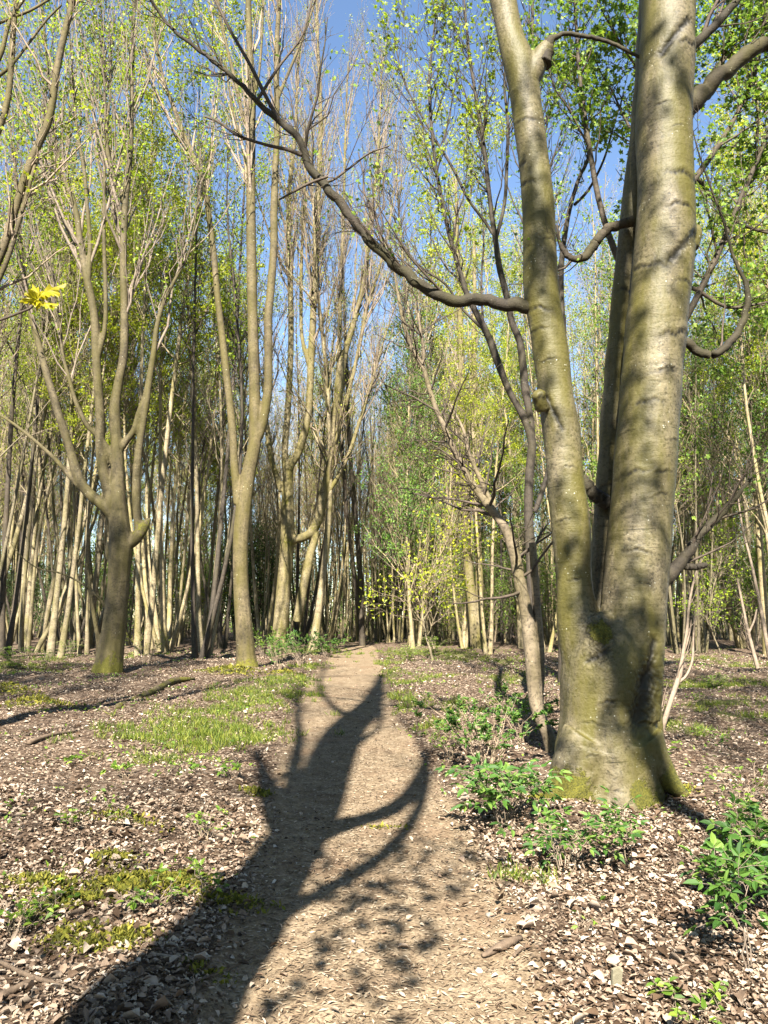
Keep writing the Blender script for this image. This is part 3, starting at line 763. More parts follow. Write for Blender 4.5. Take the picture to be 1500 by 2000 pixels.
# straight tree nearer the path with a low V fork
D_ST = [
    [(484, 1325, 27), (483, 1308, 23), (480, 1280, 19), (477, 1230, 17), (472, 1170, 15.5), (470, 1120, 15), (470, 1060, 15.5), (474, 1010, 16), (480, 960, 15), (487, 915, 14), (497, 870, 13), (498, 820, 12), (497, 760, 11.5), (495, 680, 11), (493, 600, 10.5), (491, 500, 10.5), (490, 420, 10), (490, 340, 9.5), (491, 240, 9), (492, 180, 8.5), (487, 80, 7), (485, 0, 6.5), (484, -120, 5), (486, -300, 3), (490, -480, 1.5)],
    [(466, 985, 10), (462, 950, 9), (457, 900, 8), (455, 850, 8), (448, 780, 7.5), (440, 710, 7.5), (432, 640, 7), (424, 570, 6.5), (418, 500, 6.5), (410, 440, 6), (402, 380, 6), (388, 330, 5.5), (370, 290, 5), (352, 245, 4.5), (335, 200, 4), (318, 150, 3.5), (305, 80, 3), (298, 0, 2.5), (292, -120, 1.5)],
    [(497, 868, 10), (509, 840, 10), (518, 800, 9.5), (524, 750, 9), (524, 680, 8.5), (524, 620, 8.5), (530, 550, 8.5), (535, 480, 8), (535, 410, 8), (538, 330, 7), (541, 250, 6.5), (540, 150, 6), (541, 80, 5.5), (545, 0, 5), (548, -140, 4), (550, -320, 2)],
    [(540, 200, 4), (560, 150, 3.5), (585, 90, 3), (610, 20, 2.5), (625, -40, 2)],
    [(492, 270, 5), (475, 230, 4), (460, 160, 4), (445, 100, 3.5), (428, 20, 3), (420, -100, 2)],
    [(492, 200, 4), (505, 150, 3), (512, 60, 3), (515, -60, 2)],
    [(487, 265, 3.5), (470, 265, 3), (452, 200, 2.5), (440, 120, 2)],
]
traced_tree('tree', 'tall straight mottled tree by the path edge, dividing into slim stems halfway up', 22, D_ST, (483, 1308), M_BARK, M_LBUD, M_TWIG, .8, 12,
            dr=dict(on=[0, 1, 2, 3, 4], K1=60, K2=210, K3=800, leaves=700, per=4, spread=.06, lsize=.06, l1=(1.5, 4.2), l2=(.6, 1.8), l3=(.3, .9), ang=.45, up=.4, t0=.45, rmin=.0045), remesh=.028)

# pollard behind the shrubs with a mossy elbow
E_ST = [
    [(545, 1270, 20), (548, 1240, 17), (551, 1190, 15), (556, 1130, 14.5), (560, 1080, 14), (562, 1040, 14), (562, 990, 13), (562, 940, 10), (566, 910, 9), (580, 890, 8.5), (592, 855, 8), (602, 810, 7.5), (606, 750, 7.5), (608, 690, 7.5), (611, 630, 7), (614, 560, 7), (617, 480, 6), (620, 420, 6), (624, 330, 5.5), (626, 240, 5), (624, 160, 4), (620, 60, 3), (617, -60, 2)],
    [(563, 1060, 10), (580, 1052, 9), (600, 1047, 9), (615, 1030, 9.5), (625, 1000, 9.5), (632, 965, 9), (642, 920, 8), (652, 870, 8), (660, 810, 7.5), (665, 760, 7), (672, 700, 6.5), (688, 640, 6), (704, 580, 5.5), (715, 520, 5), (722, 440, 4), (735, 340, 3), (742, 220, 2.5), (745, 100, 1.5)],
    [(560, 930, 8), (556, 880, 7), (561, 820, 6.5), (565, 750, 6.5), (568, 680, 6), (568, 600, 6), (566, 520, 6), (564, 440, 5.5), (566, 360, 5), (575, 280, 4), (580, 180, 3), (582, 60, 2)],
    [(550, 960, 6), (540, 930, 6), (528, 890, 5.5), (522, 840, 5), (518, 780, 4.5), (522, 700, 4), (515, 600, 3)],
    [(642, 925, 6), (648, 860, 5.5), (655, 790, 5), (662, 700, 5), (664, 600, 4.5), (668, 500, 4), (672, 380, 3), (675, 250, 2.5), (680, 120, 1.5)],
    [(655, 860, 5), (672, 800, 4.5), (690, 730, 4), (705, 660, 4), (720, 590, 3.5), (742, 520, 3), (760, 440, 2), (775, 330, 1.5)],
    [(630, 975, 5), (655, 940, 4.5), (680, 890, 4), (700, 830, 4), (722, 760, 3), (745, 680, 2.5), (770, 600, 1.5)],
    [(606, 720, 5), (590, 660, 4), (588, 580, 4), (590, 480, 3.5), (596, 380, 3), (598, 260, 2)],
    [(580, 1215, 9), (588, 1170, 9), (600, 1110, 9), (608, 1075, 8), (620, 1040, 6)],
]
traced_tree('tree', 'pale pollarded tree behind the low shrubs, with a mossy elbow limb and fanned stems', 33, E_ST, (548, 1245), M_BARKPALE, M_LBUD, M_TWIG, .3, 10,
            dr=dict(on=[0, 1, 2, 3, 4, 5, 6, 7], K1=170, K2=760, K3=3000, leaves=2800, per=4, spread=.07, lsize=.065, l1=(1.8, 5), l2=(.8, 2.2), l3=(.4, 1.1), ang=.36, up=.42, t0=.35, rmin=.0055),
            moss_spots=((622, 1030, .5), (565, 1060, .4), (560, 980, .3)), remesh=.035)

# leaning half-dead tree with peeling bark left of the big trunk
B_ST = [
    [(1082, 1475, 15), (1072, 1440, 13), (1055, 1400, 12), (1046, 1370, 13), (1041, 1310, 14), (1036, 1250, 14), (1028, 1195, 13), (1016, 1140, 12), (1004, 1080, 11), (985, 1030, 9), (955, 990, 8), (925, 948, 7), (900, 905, 6.5), (882, 868, 6), (866, 830, 5.5), (850, 795, 5), (836, 750, 5), (826, 715, 5), (812, 695, 5), (800, 670, 4.5), (788, 630, 4), (780, 590, 3.5), (772, 540, 2.5), (760, 480, 1.5)],
    [(1052, 1385, 7), (1056, 1320, 8), (1054, 1250, 8), (1048, 1180, 8), (1044, 1120, 8), (1040, 1060, 7)],
    [(985, 1032, 6), (968, 1000, 5), (940, 940, 4.5), (918, 890, 4), (905, 840, 3), (880, 790, 2)],
    [(826, 715, 4), (828, 690, 3.5), (822, 650, 3), (815, 600, 2)],
]
traced_tree('tree', 'thin leaning half-dead tree with peeling pale bark just left of the big trunk', 9.0, B_ST, (1076, 1452), M_PEEL, M_LBUD, M_TWIGDARK, .4, 12,
            dr=dict(on=[0, 2, 3], K1=46, K2=150, K3=480, leaves=30, lsize=.03, l1=(.5, 1.5), l2=(.25, .8), l3=(.12, .4), ang=.9, up=.05, t0=.25, rmin=.0026))

# dark tree behind it, branching beside the big left stem
L_ST = [
    [(1050, 1320, 18), (1042, 1200, 16), (1036, 1080, 15), (1032, 980, 14), (1036, 900, 14), (1040, 870, 14), (1030, 830, 13), (1012, 795, 11), (995, 765, 10), (975, 715, 9.5), (955, 660, 9), (935, 620, 8), (912, 575, 7), (895, 520, 6), (878, 460, 5.5), (865, 400, 5), (852, 330, 4.5), (842, 240, 4), (838, 150, 3), (850, 40, 2.5), (860, -60, 1.5)],
    [(1040, 880, 12), (1036, 820, 11), (1026, 760, 10), (1020, 700, 9.5), (1015, 665, 9), (1000, 630, 8.5), (990, 580, 8), (975, 520, 8), (968, 470, 7), (958, 400, 6), (950, 330, 5.5), (940, 250, 5), (928, 180, 4), (915, 90, 3.5), (905, -20, 2)],
    [(968, 470, 5), (985, 400, 4.5), (990, 320, 4.5), (992, 240, 4), (985, 160, 3), (995, 60, 2)],
    [(965, 460, 4), (945, 430, 4), (915, 390, 3.5), (885, 330, 3.5), (855, 280, 3), (820, 220, 2.5), (790, 160, 2), (770, 80, 1.5)],
    [(1100, 640, 7), (1096, 560, 7), (1098, 500, 7), (1110, 420, 6), (1130, 350, 5), (1150, 300, 4.5), (1135, 220, 4), (1120, 130, 3), (1110, 40, 2)],
    [(1080, 900, 8), (1092, 800, 8), (1100, 700, 7.5), (1100, 620, 7)],
    [(1045, 1000, 8), (1062, 950, 8), (1080, 890, 8)],
    [(1122, 400, 4), (1150, 370, 3.5), (1180, 310, 3), (1200, 240, 2.5), (1220, 180, 1.5)],
    [(940, 640, 4), (900, 600, 3), (870, 555, 3), (820, 520, 2.5), (780, 470, 2)],
]
L_ST = [[(q[0], q[1], q[2] * (.62 if q[1] > 760 else .8)) for q in ln] for ln in L_ST]
traced_tree('tree', 'dark-limbed leafy tree rising between the leaning dead tree and the big stems', 14.0, L_ST, (1050, 1310), M_DARKBARK, M_LYEL, M_TWIGDARK, .3, 10,
            dr=dict(on=[0, 1, 2, 3, 4, 7, 8], K1=80, K2=300, K3=900, leaves=1100, per=3, lsize=.085, lkind='maple', l1=(1.0, 2.8), l2=(.5, 1.4), l3=(.25, .7), ang=.5, up=.35, t0=.45, rmin=.004))

# leafy maple whose crown shows right of and between the big stems
K_ST = [
    [(1225, 1330, 18), (1228, 1100, 16), (1235, 900, 15), (1240, 700, 13), (1250, 500, 12), (1262, 300, 10), (1290, 100, 8), (1300, -100, 6), (1300, -400, 2)],
    [(1238, 800, 9), (1330, 640, 7), (1400, 500, 6), (1450, 380, 5), (1500, 260, 4), (1550, 100, 2)],
    [(1245, 600, 8), (1180, 430, 6), (1150, 280, 5), (1130, 120, 4), (1120, -60, 2)],
    [(1250, 500, 8), (1350, 360, 7), (1430, 240, 5), (1480, 120, 4), (1500, -50, 2)],
    [(1365, 350, 5), (1420, 420, 4), (1480, 450, 3), (1540, 460, 1.5)],
    [(1262, 300, 7), (1380, 180, 5), (1430, 60, 4), (1480, -80, 2)],
    [(1240, 650, 6), (1330, 560, 5), (1420, 600, 3.5), (1500, 590, 2)],
]
traced_tree('tree', 'leafy maple close behind the big trunk, its green crown spreading to the picture edge', 12.5, K_ST, (1225, 1300), M_DARKBARK, M_LMID, M_TWIGDARK, .3, 10,
            dr=dict(on=[0, 1, 2, 3, 4, 5, 6], K1=100, K2=360, K3=1100, leaves=5500, per=3, lsize=.10, lkind='maple', l1=(1.0, 2.8), l2=(.5, 1.4), l3=(.25, .6), ang=.7, up=.15, t0=.35, rmin=.0035, spread=.12))

# tree whose stems cross the left edge near the camera
I_ST = [
    [(-260, 1480, 34), (-240, 1200, 28), (-190, 950, 24), (-120, 760, 18), (-60, 620, 12), (-20, 540, 9), (5, 490, 8), (32, 400, 8), (62, 310, 8), (92, 245, 8), (103, 195, 7.5), (112, 130, 7), (124, 75, 7), (142, 0, 6), (165, -120, 4), (180, -300, 2)],
    [(-120, 760, 10), (-60, 640, 8), (-15, 570, 6), (15, 505, 5), (38, 430, 4.5), (58, 360, 4), (75, 300, 3)],
    [(-190, 950, 14), (-160, 700, 12), (-100, 480, 9), (-40, 340, 8), (-5, 260, 7), (14, 200, 6.5), (22, 130, 6), (26, 60, 5.5), (32, 0, 5), (40, -120, 3)],
    [(-5, 150, 4), (20, 130, 3.5), (48, 95, 3), (90, 40, 2.5), (120, 10, 2)],
    [(-30, 60, 4), (10, 40, 3), (60, 20, 3), (110, -10, 2)],
    [(-40, 180, 4), (0, 110, 5), (20, 40, 4), (60, -20, 3)],
]
traced_tree('tree', 'slender tree whose bare curving stems cross the upper left corner', 9.0, I_ST, (-255, 1460), M_BARK, M_LYEL, M_TWIG, .4, 10,
            dr=dict(on=[0, 1, 2], K1=30, K2=100, K3=360, leaves=700, lsize=.06, lkind='maple', l1=(.6, 1.8), l2=(.3, .9), l3=(.15, .5), ang=.6, up=.2, t0=.45, rmin=.003))

# slim pale twin trunks right of the path
F_ST = [
    [(932, 1268, 14), (929, 1240, 11), (924, 1190, 10), (917, 1130, 9), (911, 1060, 8.5), (908, 1000, 8), (906, 930, 8), (904, 850, 7.5), (902, 760, 7), (900, 660, 6), (896, 560, 5), (893, 460, 4), (890, 350, 2.5)],
    [(930, 1250, 8), (936, 1190, 8), (936, 1120, 7.5), (933, 1040, 7), (931, 960, 7), (930, 880, 6.5), (927, 780, 6), (925, 680, 5), (927, 560, 4), (925, 440, 2.5)],
]
traced_tree('tree', 'pale twin-stemmed tree lit by sun beyond the grass right of the path', 34, F_ST, (930, 1258), M_BARKPALE, M_LYEL, M_TWIG, .5, 10,
            dr=dict(K1=50, K2=200, K3=600, leaves=1300, lsize=.10, l1=(1.2, 3.5), l2=(.6, 1.6), l3=(.3, .8), ang=.4, up=.4, t0=.3, rmin=.0055))
# dark trunk hidden half behind the big tree
G_ST = [[(1104, 1345, 15), (1103, 1250, 13), (1098, 1120, 12), (1088, 1000, 11), (1078, 880, 11), (1060, 760, 10), (1050, 600, 9), (1045, 400, 7), (1040, 200, 5), (1040, 0, 3)]]
traced_tree('tree', 'dark upright trunk half hidden behind the left edge of the big tree', 18, G_ST, (1100, 1335), M_DARKBARK, M_LMID, M_TWIGDARK, .2, 10,
            dr=dict(K1=40, K2=160, K3=500, leaves=1400, lsize=.09, l1=(1.2, 3.2), l2=(.6, 1.5), l3=(.3, .7), ang=.5, up=.35, t0=.5, rmin=.0045))
# trunk by the path's end
traced_tree('tree', 'grey-brown trunk standing where the path bends out of sight', 40,
            [[(708, 1262, 7), (706, 1220, 6), (705, 1150, 5.5), (699, 1060, 5), (690, 960, 4.5), (682, 860, 4), (678, 740, 3.5), (672, 600, 2.5), (668, 450, 1.5)], [(707, 1240, 5), (698, 1170, 4.5), (688, 1090, 4), (678, 1010, 3.5), (670, 900, 3), (666, 780, 2)]],
            (712, 1255), M_DARKBARK, M_LBUD, M_TWIG, .2, 9, dr=dict(K1=30, K2=90, K3=300, leaves=600, lsize=.06, l1=(1.2, 3.5), l2=(.6, 1.6), l3=(.3, .8), ang=.36, up=.4, t0=.3, rmin=.006))

# ------------------------------------------------------------------ tree behind the camera whose shadow falls along the path
def shadow_tree():
    base = np.array([-1.22, -1.6, 0.0]); base[2] = float(gh(base[0], base[1]))
    u = np.array([SUN_SLOPE, 1.0]); u /= np.linalg.norm(u); te = math.tan(SUN_EL)
    def sp(px, py, hw):
        G = gp(px, py)
        D = (G[1] - base[1]) / u[1]
        dist = G[1]
        return [G[0] - u[0] * D, base[1], G[2] + D * te, hw * dist / F]
    root = thing('tree', 'tree behind the viewpoint that throws the forked shadow along the path', 'tree', base)
    mb = MB(); crown = MB()
    S = [
        [(280, 2000, 145), (352, 1920, 118), (430, 1840, 98), (500, 1750, 80), (556, 1670, 66), (605, 1590, 56), (638, 1500, 48), (668, 1435, 42), (700, 1400, 36), (722, 1375, 24), (735, 1345, 14), (742, 1320, 8)],
        [(500, 1820, 26), (560, 1785, 24), (620, 1752, 22), (700, 1708, 20), (765, 1655, 17), (812, 1590, 13), (834, 1520, 8), (826, 1470, 5), (800, 1425, 3), (770, 1395, 2)],
        [(600, 1640, 40), (680, 1612, 30), (750, 1592, 26), (800, 1555, 20), (822, 1510, 12), (832, 1470, 5)],
        [(590, 1680, 44), (556, 1620, 40), (528, 1560, 28), (508, 1510, 14), (498, 1470, 6)],
        [(690, 1410, 14), (655, 1388, 8), (625, 1355, 6), (622, 1325, 4), (635, 1300, 3)],
        [(560, 1600, 22), (566, 1520, 15), (580, 1450, 11), (576, 1390, 7), (585, 1340, 4)],
        [(640, 1500, 14), (690, 1460, 9), (735, 1425, 6), (745, 1385, 4)],
        [(715, 1390, 12), (745, 1360, 7), (770, 1350, 4)],
        [(520, 1545, 10), (480, 1560, 6), (450, 1545, 4)],
    ]
    lines = []
    for i, s in enumerate(S):
        p = np.array([sp(*q) for q in s])
        if i == 0:
            p = np.vstack([[*(base - [0, 0, .2]), .36], [*(base + [0.02, 0, 1.0]), .30], p])
        p = smooth_line(p, len(p) * 4); mb.tube(p[:, :3], p[:, 3], 12, len(p)); lines.append((p[:, :3], p[:, 3]))
    dress(lines, mb, crown, 90, 340, 1000, 420, .085, 'maple', (.8, 2.4), (.4, 1.2), (.2, .6), .6, .25, .5, .005, 1, 0)
    for px, py, rx, ry, n in ((750, 1752, .30, .16, 26), (690, 1765, .2, .14, 12), (625, 1708, .12, .08, 7), (765, 1842, .18, .1, 14), (550, 1962, .08, .06, 5), (745, 1930, .14, .08, 10), (870, 1765, .12, .08, 7), (860, 1680, .25, .12, 14), (930, 1690, .2, .1, 9), (650, 1890, .1, .05, 4), (600, 1735, .1, .05, 4)):
        c = np.array(sp(px, py, 1)[:3]); n = int(n * 1.7)
        P = c + rng.normal(size=(n, 3)) * [rx * .6, .15, ry * 1.6]
        crown.leaves(P, rv(n), rng.normal(size=(n, 3)) * .5 + [0, -.7, .7], rng.uniform(.07, .12, n), .09, 'maple', 0, .2)
        tw = np.stack([np.linspace(lines[1][0][10], c, 5)]); crown.tubes(tw, np.full((1, 5), .004), 4, 1)
    mb.build('trunk', [M_BARK], root, base); crown.build('crown', [M_LMID, M_TWIG], root, base)
shadow_tree()

def added_shade_tree():
    """unseen slim tree, added so its limbs and leaves shade the big stems"""
    base = np.array([1.35, -2.0, 0.0]); base[2] = float(gh(base[0], base[1]))
    root = thing('tree', 'unseen slim leafy tree added behind the viewpoint to dapple the big stems', 'tree', base)
    mb = MB(); crown = MB()
    def back(px, py):
        P = at(px, py, 6.6); t = (P[1] - base[1]) / LD.y
        return P - np.array(LD) * t
    lp = np.array([base - [0, 0, .2], base + [.05, 0, 3], base + [.12, 0, 6.5], back(1164, 1170), back(1176, 1000), back(1190, 820), back(1206, 620), back(1222, 430), back(1236, 250), back(1246, 60), back(1262, -200)])  # added trunk, its upper part laid out to shade the big tree's middle stem
    p = smooth_line(lp, 60); mb.tubes(p[None], np.linspace(.14, .075, 60)[None], 10)
    for q in (back(1240, 1330), back(1140, 1000), back(1250, 620), back(1060, 330), back(1290, 130)):
        A = p[int(np.argmin(np.abs(p[:, 2] - (q[2] - 1.2))))]
        b = smooth_line([A, (A + q) / 2 + [0, -.15, .1], q], 12); mb.tubes(b[None], np.linspace(.03, .010, 12)[None], 6)
    for px, py, rad, n in ((1232, 1290, .26, 70), (1262, 1180, .2, 24), (1215, 1235, .12, 14), (1130, 1110, .09, 7), (1115, 1010, .12, 12), (1135, 1170, .08, 5), (1050, 380, .24, 40), (1040, 290, .16, 18), (1062, 500, .16, 12), (1070, 640, .1, 4), (1238, 700, .14, 10), (1246, 400, .24, 20), (1240, 560, .14, 9),
                           (1320, 130, .16, 10), (1270, 30, .2, 12), (1262, 830, .10, 7), (1290, 970, .14, 10), (1235, 1100, .14, 10), (1095, 1455, .12, 10), (1250, 1440, .16, 16), (1015, 90, .16, 10), (1340, 620, .1, 5), (1310, 480, .12, 6), (1225, 860, .1, 7), (1255, 1360, .2, 26), (1060, 440, .2, 26), (1030, 200, .2, 14), (1085, 760, .1, 5), (1105, 930, .08, 5), (1228, 950, .12, 10), (1222, 760, .14, 12), (1255, 300, .14, 12), (1260, 180, .14, 12), (1195, 1400, .12, 8), (1330, 760, .1, 6), (1300, 1060, .12, 9)):
        c = back(px, py); n = int(n * 2.4)
        Q = c + rng.normal(size=(n, 3)) * [rad * .5, .2, rad * .75]
        crown.leaves(Q, rv(n), rng.normal(size=(n, 3)) * .5 + [0, -.7, .7], rng.uniform(.06, .11, n), .09, 'maple', 0, .2)
        q = p[int(np.argmin(np.abs(p[:, 2] - (c[2] - .4))))]; b = smooth_line([q, (q + c) / 2 + [0, .05, .05], c], 6); crown.tubes(b[None], np.full((1, 6), .006), 4, 1)
    mb.build('trunk', [M_BARK], root, base); crown.build('crown', [M_LMID, M_TWIG], root, base)
added_shade_tree()

# ------------------------------------------------------------------ the wood: trees of a few growth habits, copied
def proto_tree(r, name, nst, H, rad, fan, leaves, lsize, leafmat, bark, twig, K=(60, 260, 800), lean=0.0, t0=.4, spread0=.25, ang=.62, up=.27, per=1, lspread=.12):
    trunk = MB(); crown = MB(); lines = []
    for i in range(nst):
        az = 2 * PI * (i + r.random() * .7) / max(nst, 1); f = fan * (.4 + .8 * r.random())
        h = H * r.uniform(.8, 1.05); b = np.array([math.cos(az), math.sin(az), 0]) * (spread0 if nst > 1 else 0) * r.uniform(.5, 1.2)
        s = np.linspace(0, 1, 16)[:, None]
        bend = np.array([math.cos(az + 1), math.sin(az + 1), 0]) * r.normal() * .35
        P = b + np.array([math.cos(az) * f, math.sin(az) * f, 0]) * h * (s * .35 + .25 * s ** .6 * (1 - s) + .1 * s ** 2) + np.array([lean, 0, 0]) * h * s + bend * np.sin(s * PI * 1.6) + np.array([0, 0, 1.0]) * h * s
        P += np.cumsum(r.normal(size=(16, 3)) * [.035, .035, 0], 0) * s
        P[0, 2] = -.2
        rr = rad * r.uniform(.65, 1.15) * (1 - .9 * s[:, 0] ** .9) + .006
        rr[0] *= 1.45; rr[1] *= 1.05
        trunk.tubes(P[None], rr[None], 8, wob=.03); lines.append((P, rr))
    dress(lines, trunk, crown, K[0], K[1], K[2], leaves, lsize, 'diamond', (H * .08, H * .22), (.7, 2.3), (.3, 1.0), ang, up, t0, .0045, 1, 0, r, lspread, per, k1=4)
    V, Fq, M = trunk.data()
    t_me = mesh_from('trunk', V, Fq, M, [bark]); V, Fq, M = crown.data()
    c_me = mesh_from('crown', V, Fq, M, [leafmat, twig], smooth=False)
    return (name, t_me, c_me)

def pr(s): return np.random.default_rng(s)
PROTO = {
    'bare3': proto_tree(pr(11), 'pole_tree', 3, 23, .095, .22, 3200, .075, M_LBUD, M_POLE, M_TWIG, (70, 300, 1100), t0=.3),
    'bare1': proto_tree(pr(12), 'pole_tree', 1, 25, .13, .05, 2200, .075, M_LBUD, M_POLE, M_TWIG, (50, 230, 900), .02, .3),
    'bare5': proto_tree(pr(13), 'coppice_tree', 5, 21, .085, .32, 3600, .075, M_LBUD, M_POLE, M_TWIG, (90, 380, 1300), t0=.28),
    'yel2': proto_tree(pr(14), 'pole_tree', 2, 23, .11, .16, 3300, .105, M_LYEL, M_POLE, M_TWIG, (46, 200, 800), per=4, lspread=.10),
    'yel4': proto_tree(pr(15), 'coppice_tree', 4, 22, .095, .28, 3900, .105, M_LYEL, M_POLE, M_TWIG, (60, 240, 900), per=4, lspread=.10),
    'mid2': proto_tree(pr(16), 'pole_tree', 2, 20, .105, .18, 2600, .105, M_LMID, M_POLE, M_TWIG, (50, 220, 800), t0=.25, per=4, lspread=.10),
    'lean2': proto_tree(pr(17), 'pole_tree', 2, 22, .10, .12, 3000, .08, M_LBUD, M_POLE, M_TWIG, (44, 180, 700), .16),
    'dark3': proto_tree(pr(18), 'pole_tree', 3, 22, .10, .2, 1300, .105, M_LYEL, M_DARKBARK, M_TWIGDARK, (46, 200, 700), per=4, lspread=.10),
    'mid1': proto_tree(pr(19), 'pole_tree', 1, 17, .09, .05, 1900, .105, M_LMID, M_POLE, M_TWIG, (50, 200, 700), .0, .12, per=4, lspread=.10),
    'thin8': proto_tree(pr(24), 'coppice_tree', 8, 17, .055, .16, 1500, .08, M_LYEL, M_POLE, M_TWIG, (60, 260, 900), t0=.3, spread0=.7, per=2),
    'thin6': proto_tree(pr(25), 'coppice_tree', 6, 19, .06, .10, 900, .07, M_LBUD, M_POLE, M_TWIG, (50, 240, 900), t0=.35, spread0=1.0, per=2),
    'bush': proto_tree(pr(20), 'hazel_bush', 7, 4.2, .03, .55, 3200, .11, M_LMID, M_TWIG, M_TWIG, (60, 160, 400), 0, .05, .2, .7, .25),
    'holly': proto_tree(pr(21), 'holly_bush', 2, 5.0, .05, .25, 6500, .09, M_LDARK, M_DARKBARK, M_TWIGDARK, (80, 240, 700), 0, .03, .1, .9, .1),
    'sap': proto_tree(pr(22), 'young_tree', 1, 6.5, .035, .05, 1800, .105, M_LYEL, M_POLE, M_TWIG, (30, 100, 260), .05, .1, .1, .7, .2),
}
KIND_TEXT = {
    'bare3': 'slender three-stemmed budding tree', 'bare1': 'single straight budding pole tree', 'bare5': 'fanned many-stemmed coppice tree', 'yel2': 'two-stemmed tree with yellow-green young leaves',
    'yel4': 'four-stemmed coppice with yellow-green leaves', 'mid2': 'dark two-stemmed green-leaved tree', 'lean2': 'slanting pair of slim budding stems', 'dark3': 'dark-barked three-stemmed tree',
    'mid1': 'slim green-leaved pole tree', 'thin8': 'stool of eight thin poles', 'thin6': 'loose ring of thin poles', 'bush': 'low hazel bush', 'holly': 'dark evergreen bush', 'sap': 'thin leafy young tree'}
placed = []

def plant(kind, x, y, s=1.0, rz=None, tilt=None, r=random):
    name, tm, cm = PROTO[kind]
    o = bpy.data.objects.new(name, None); COL.objects.link(o); o.empty_display_size = .2
    o.location = (x, y, float(gh(x, y)))
    o.rotation_euler = (r.uniform(-.03, .03), r.uniform(-.03, .03) if tilt is None else tilt, r.uniform(0, 2 * PI) if rz is None else rz)
    o.scale = (s, s, s * r.uniform(.93, 1.08))
    for nm, me in (('trunk', tm), ('crown', cm)):
        c = bpy.data.objects.new(nm, me); COL.objects.link(c); c.parent = o
    o['category'] = 'bush' if kind in ('bush', 'holly') else 'tree'
    placed.append((o, kind, x, y))
    return o

def px_at(x, y):
    return 750 + x / y * F

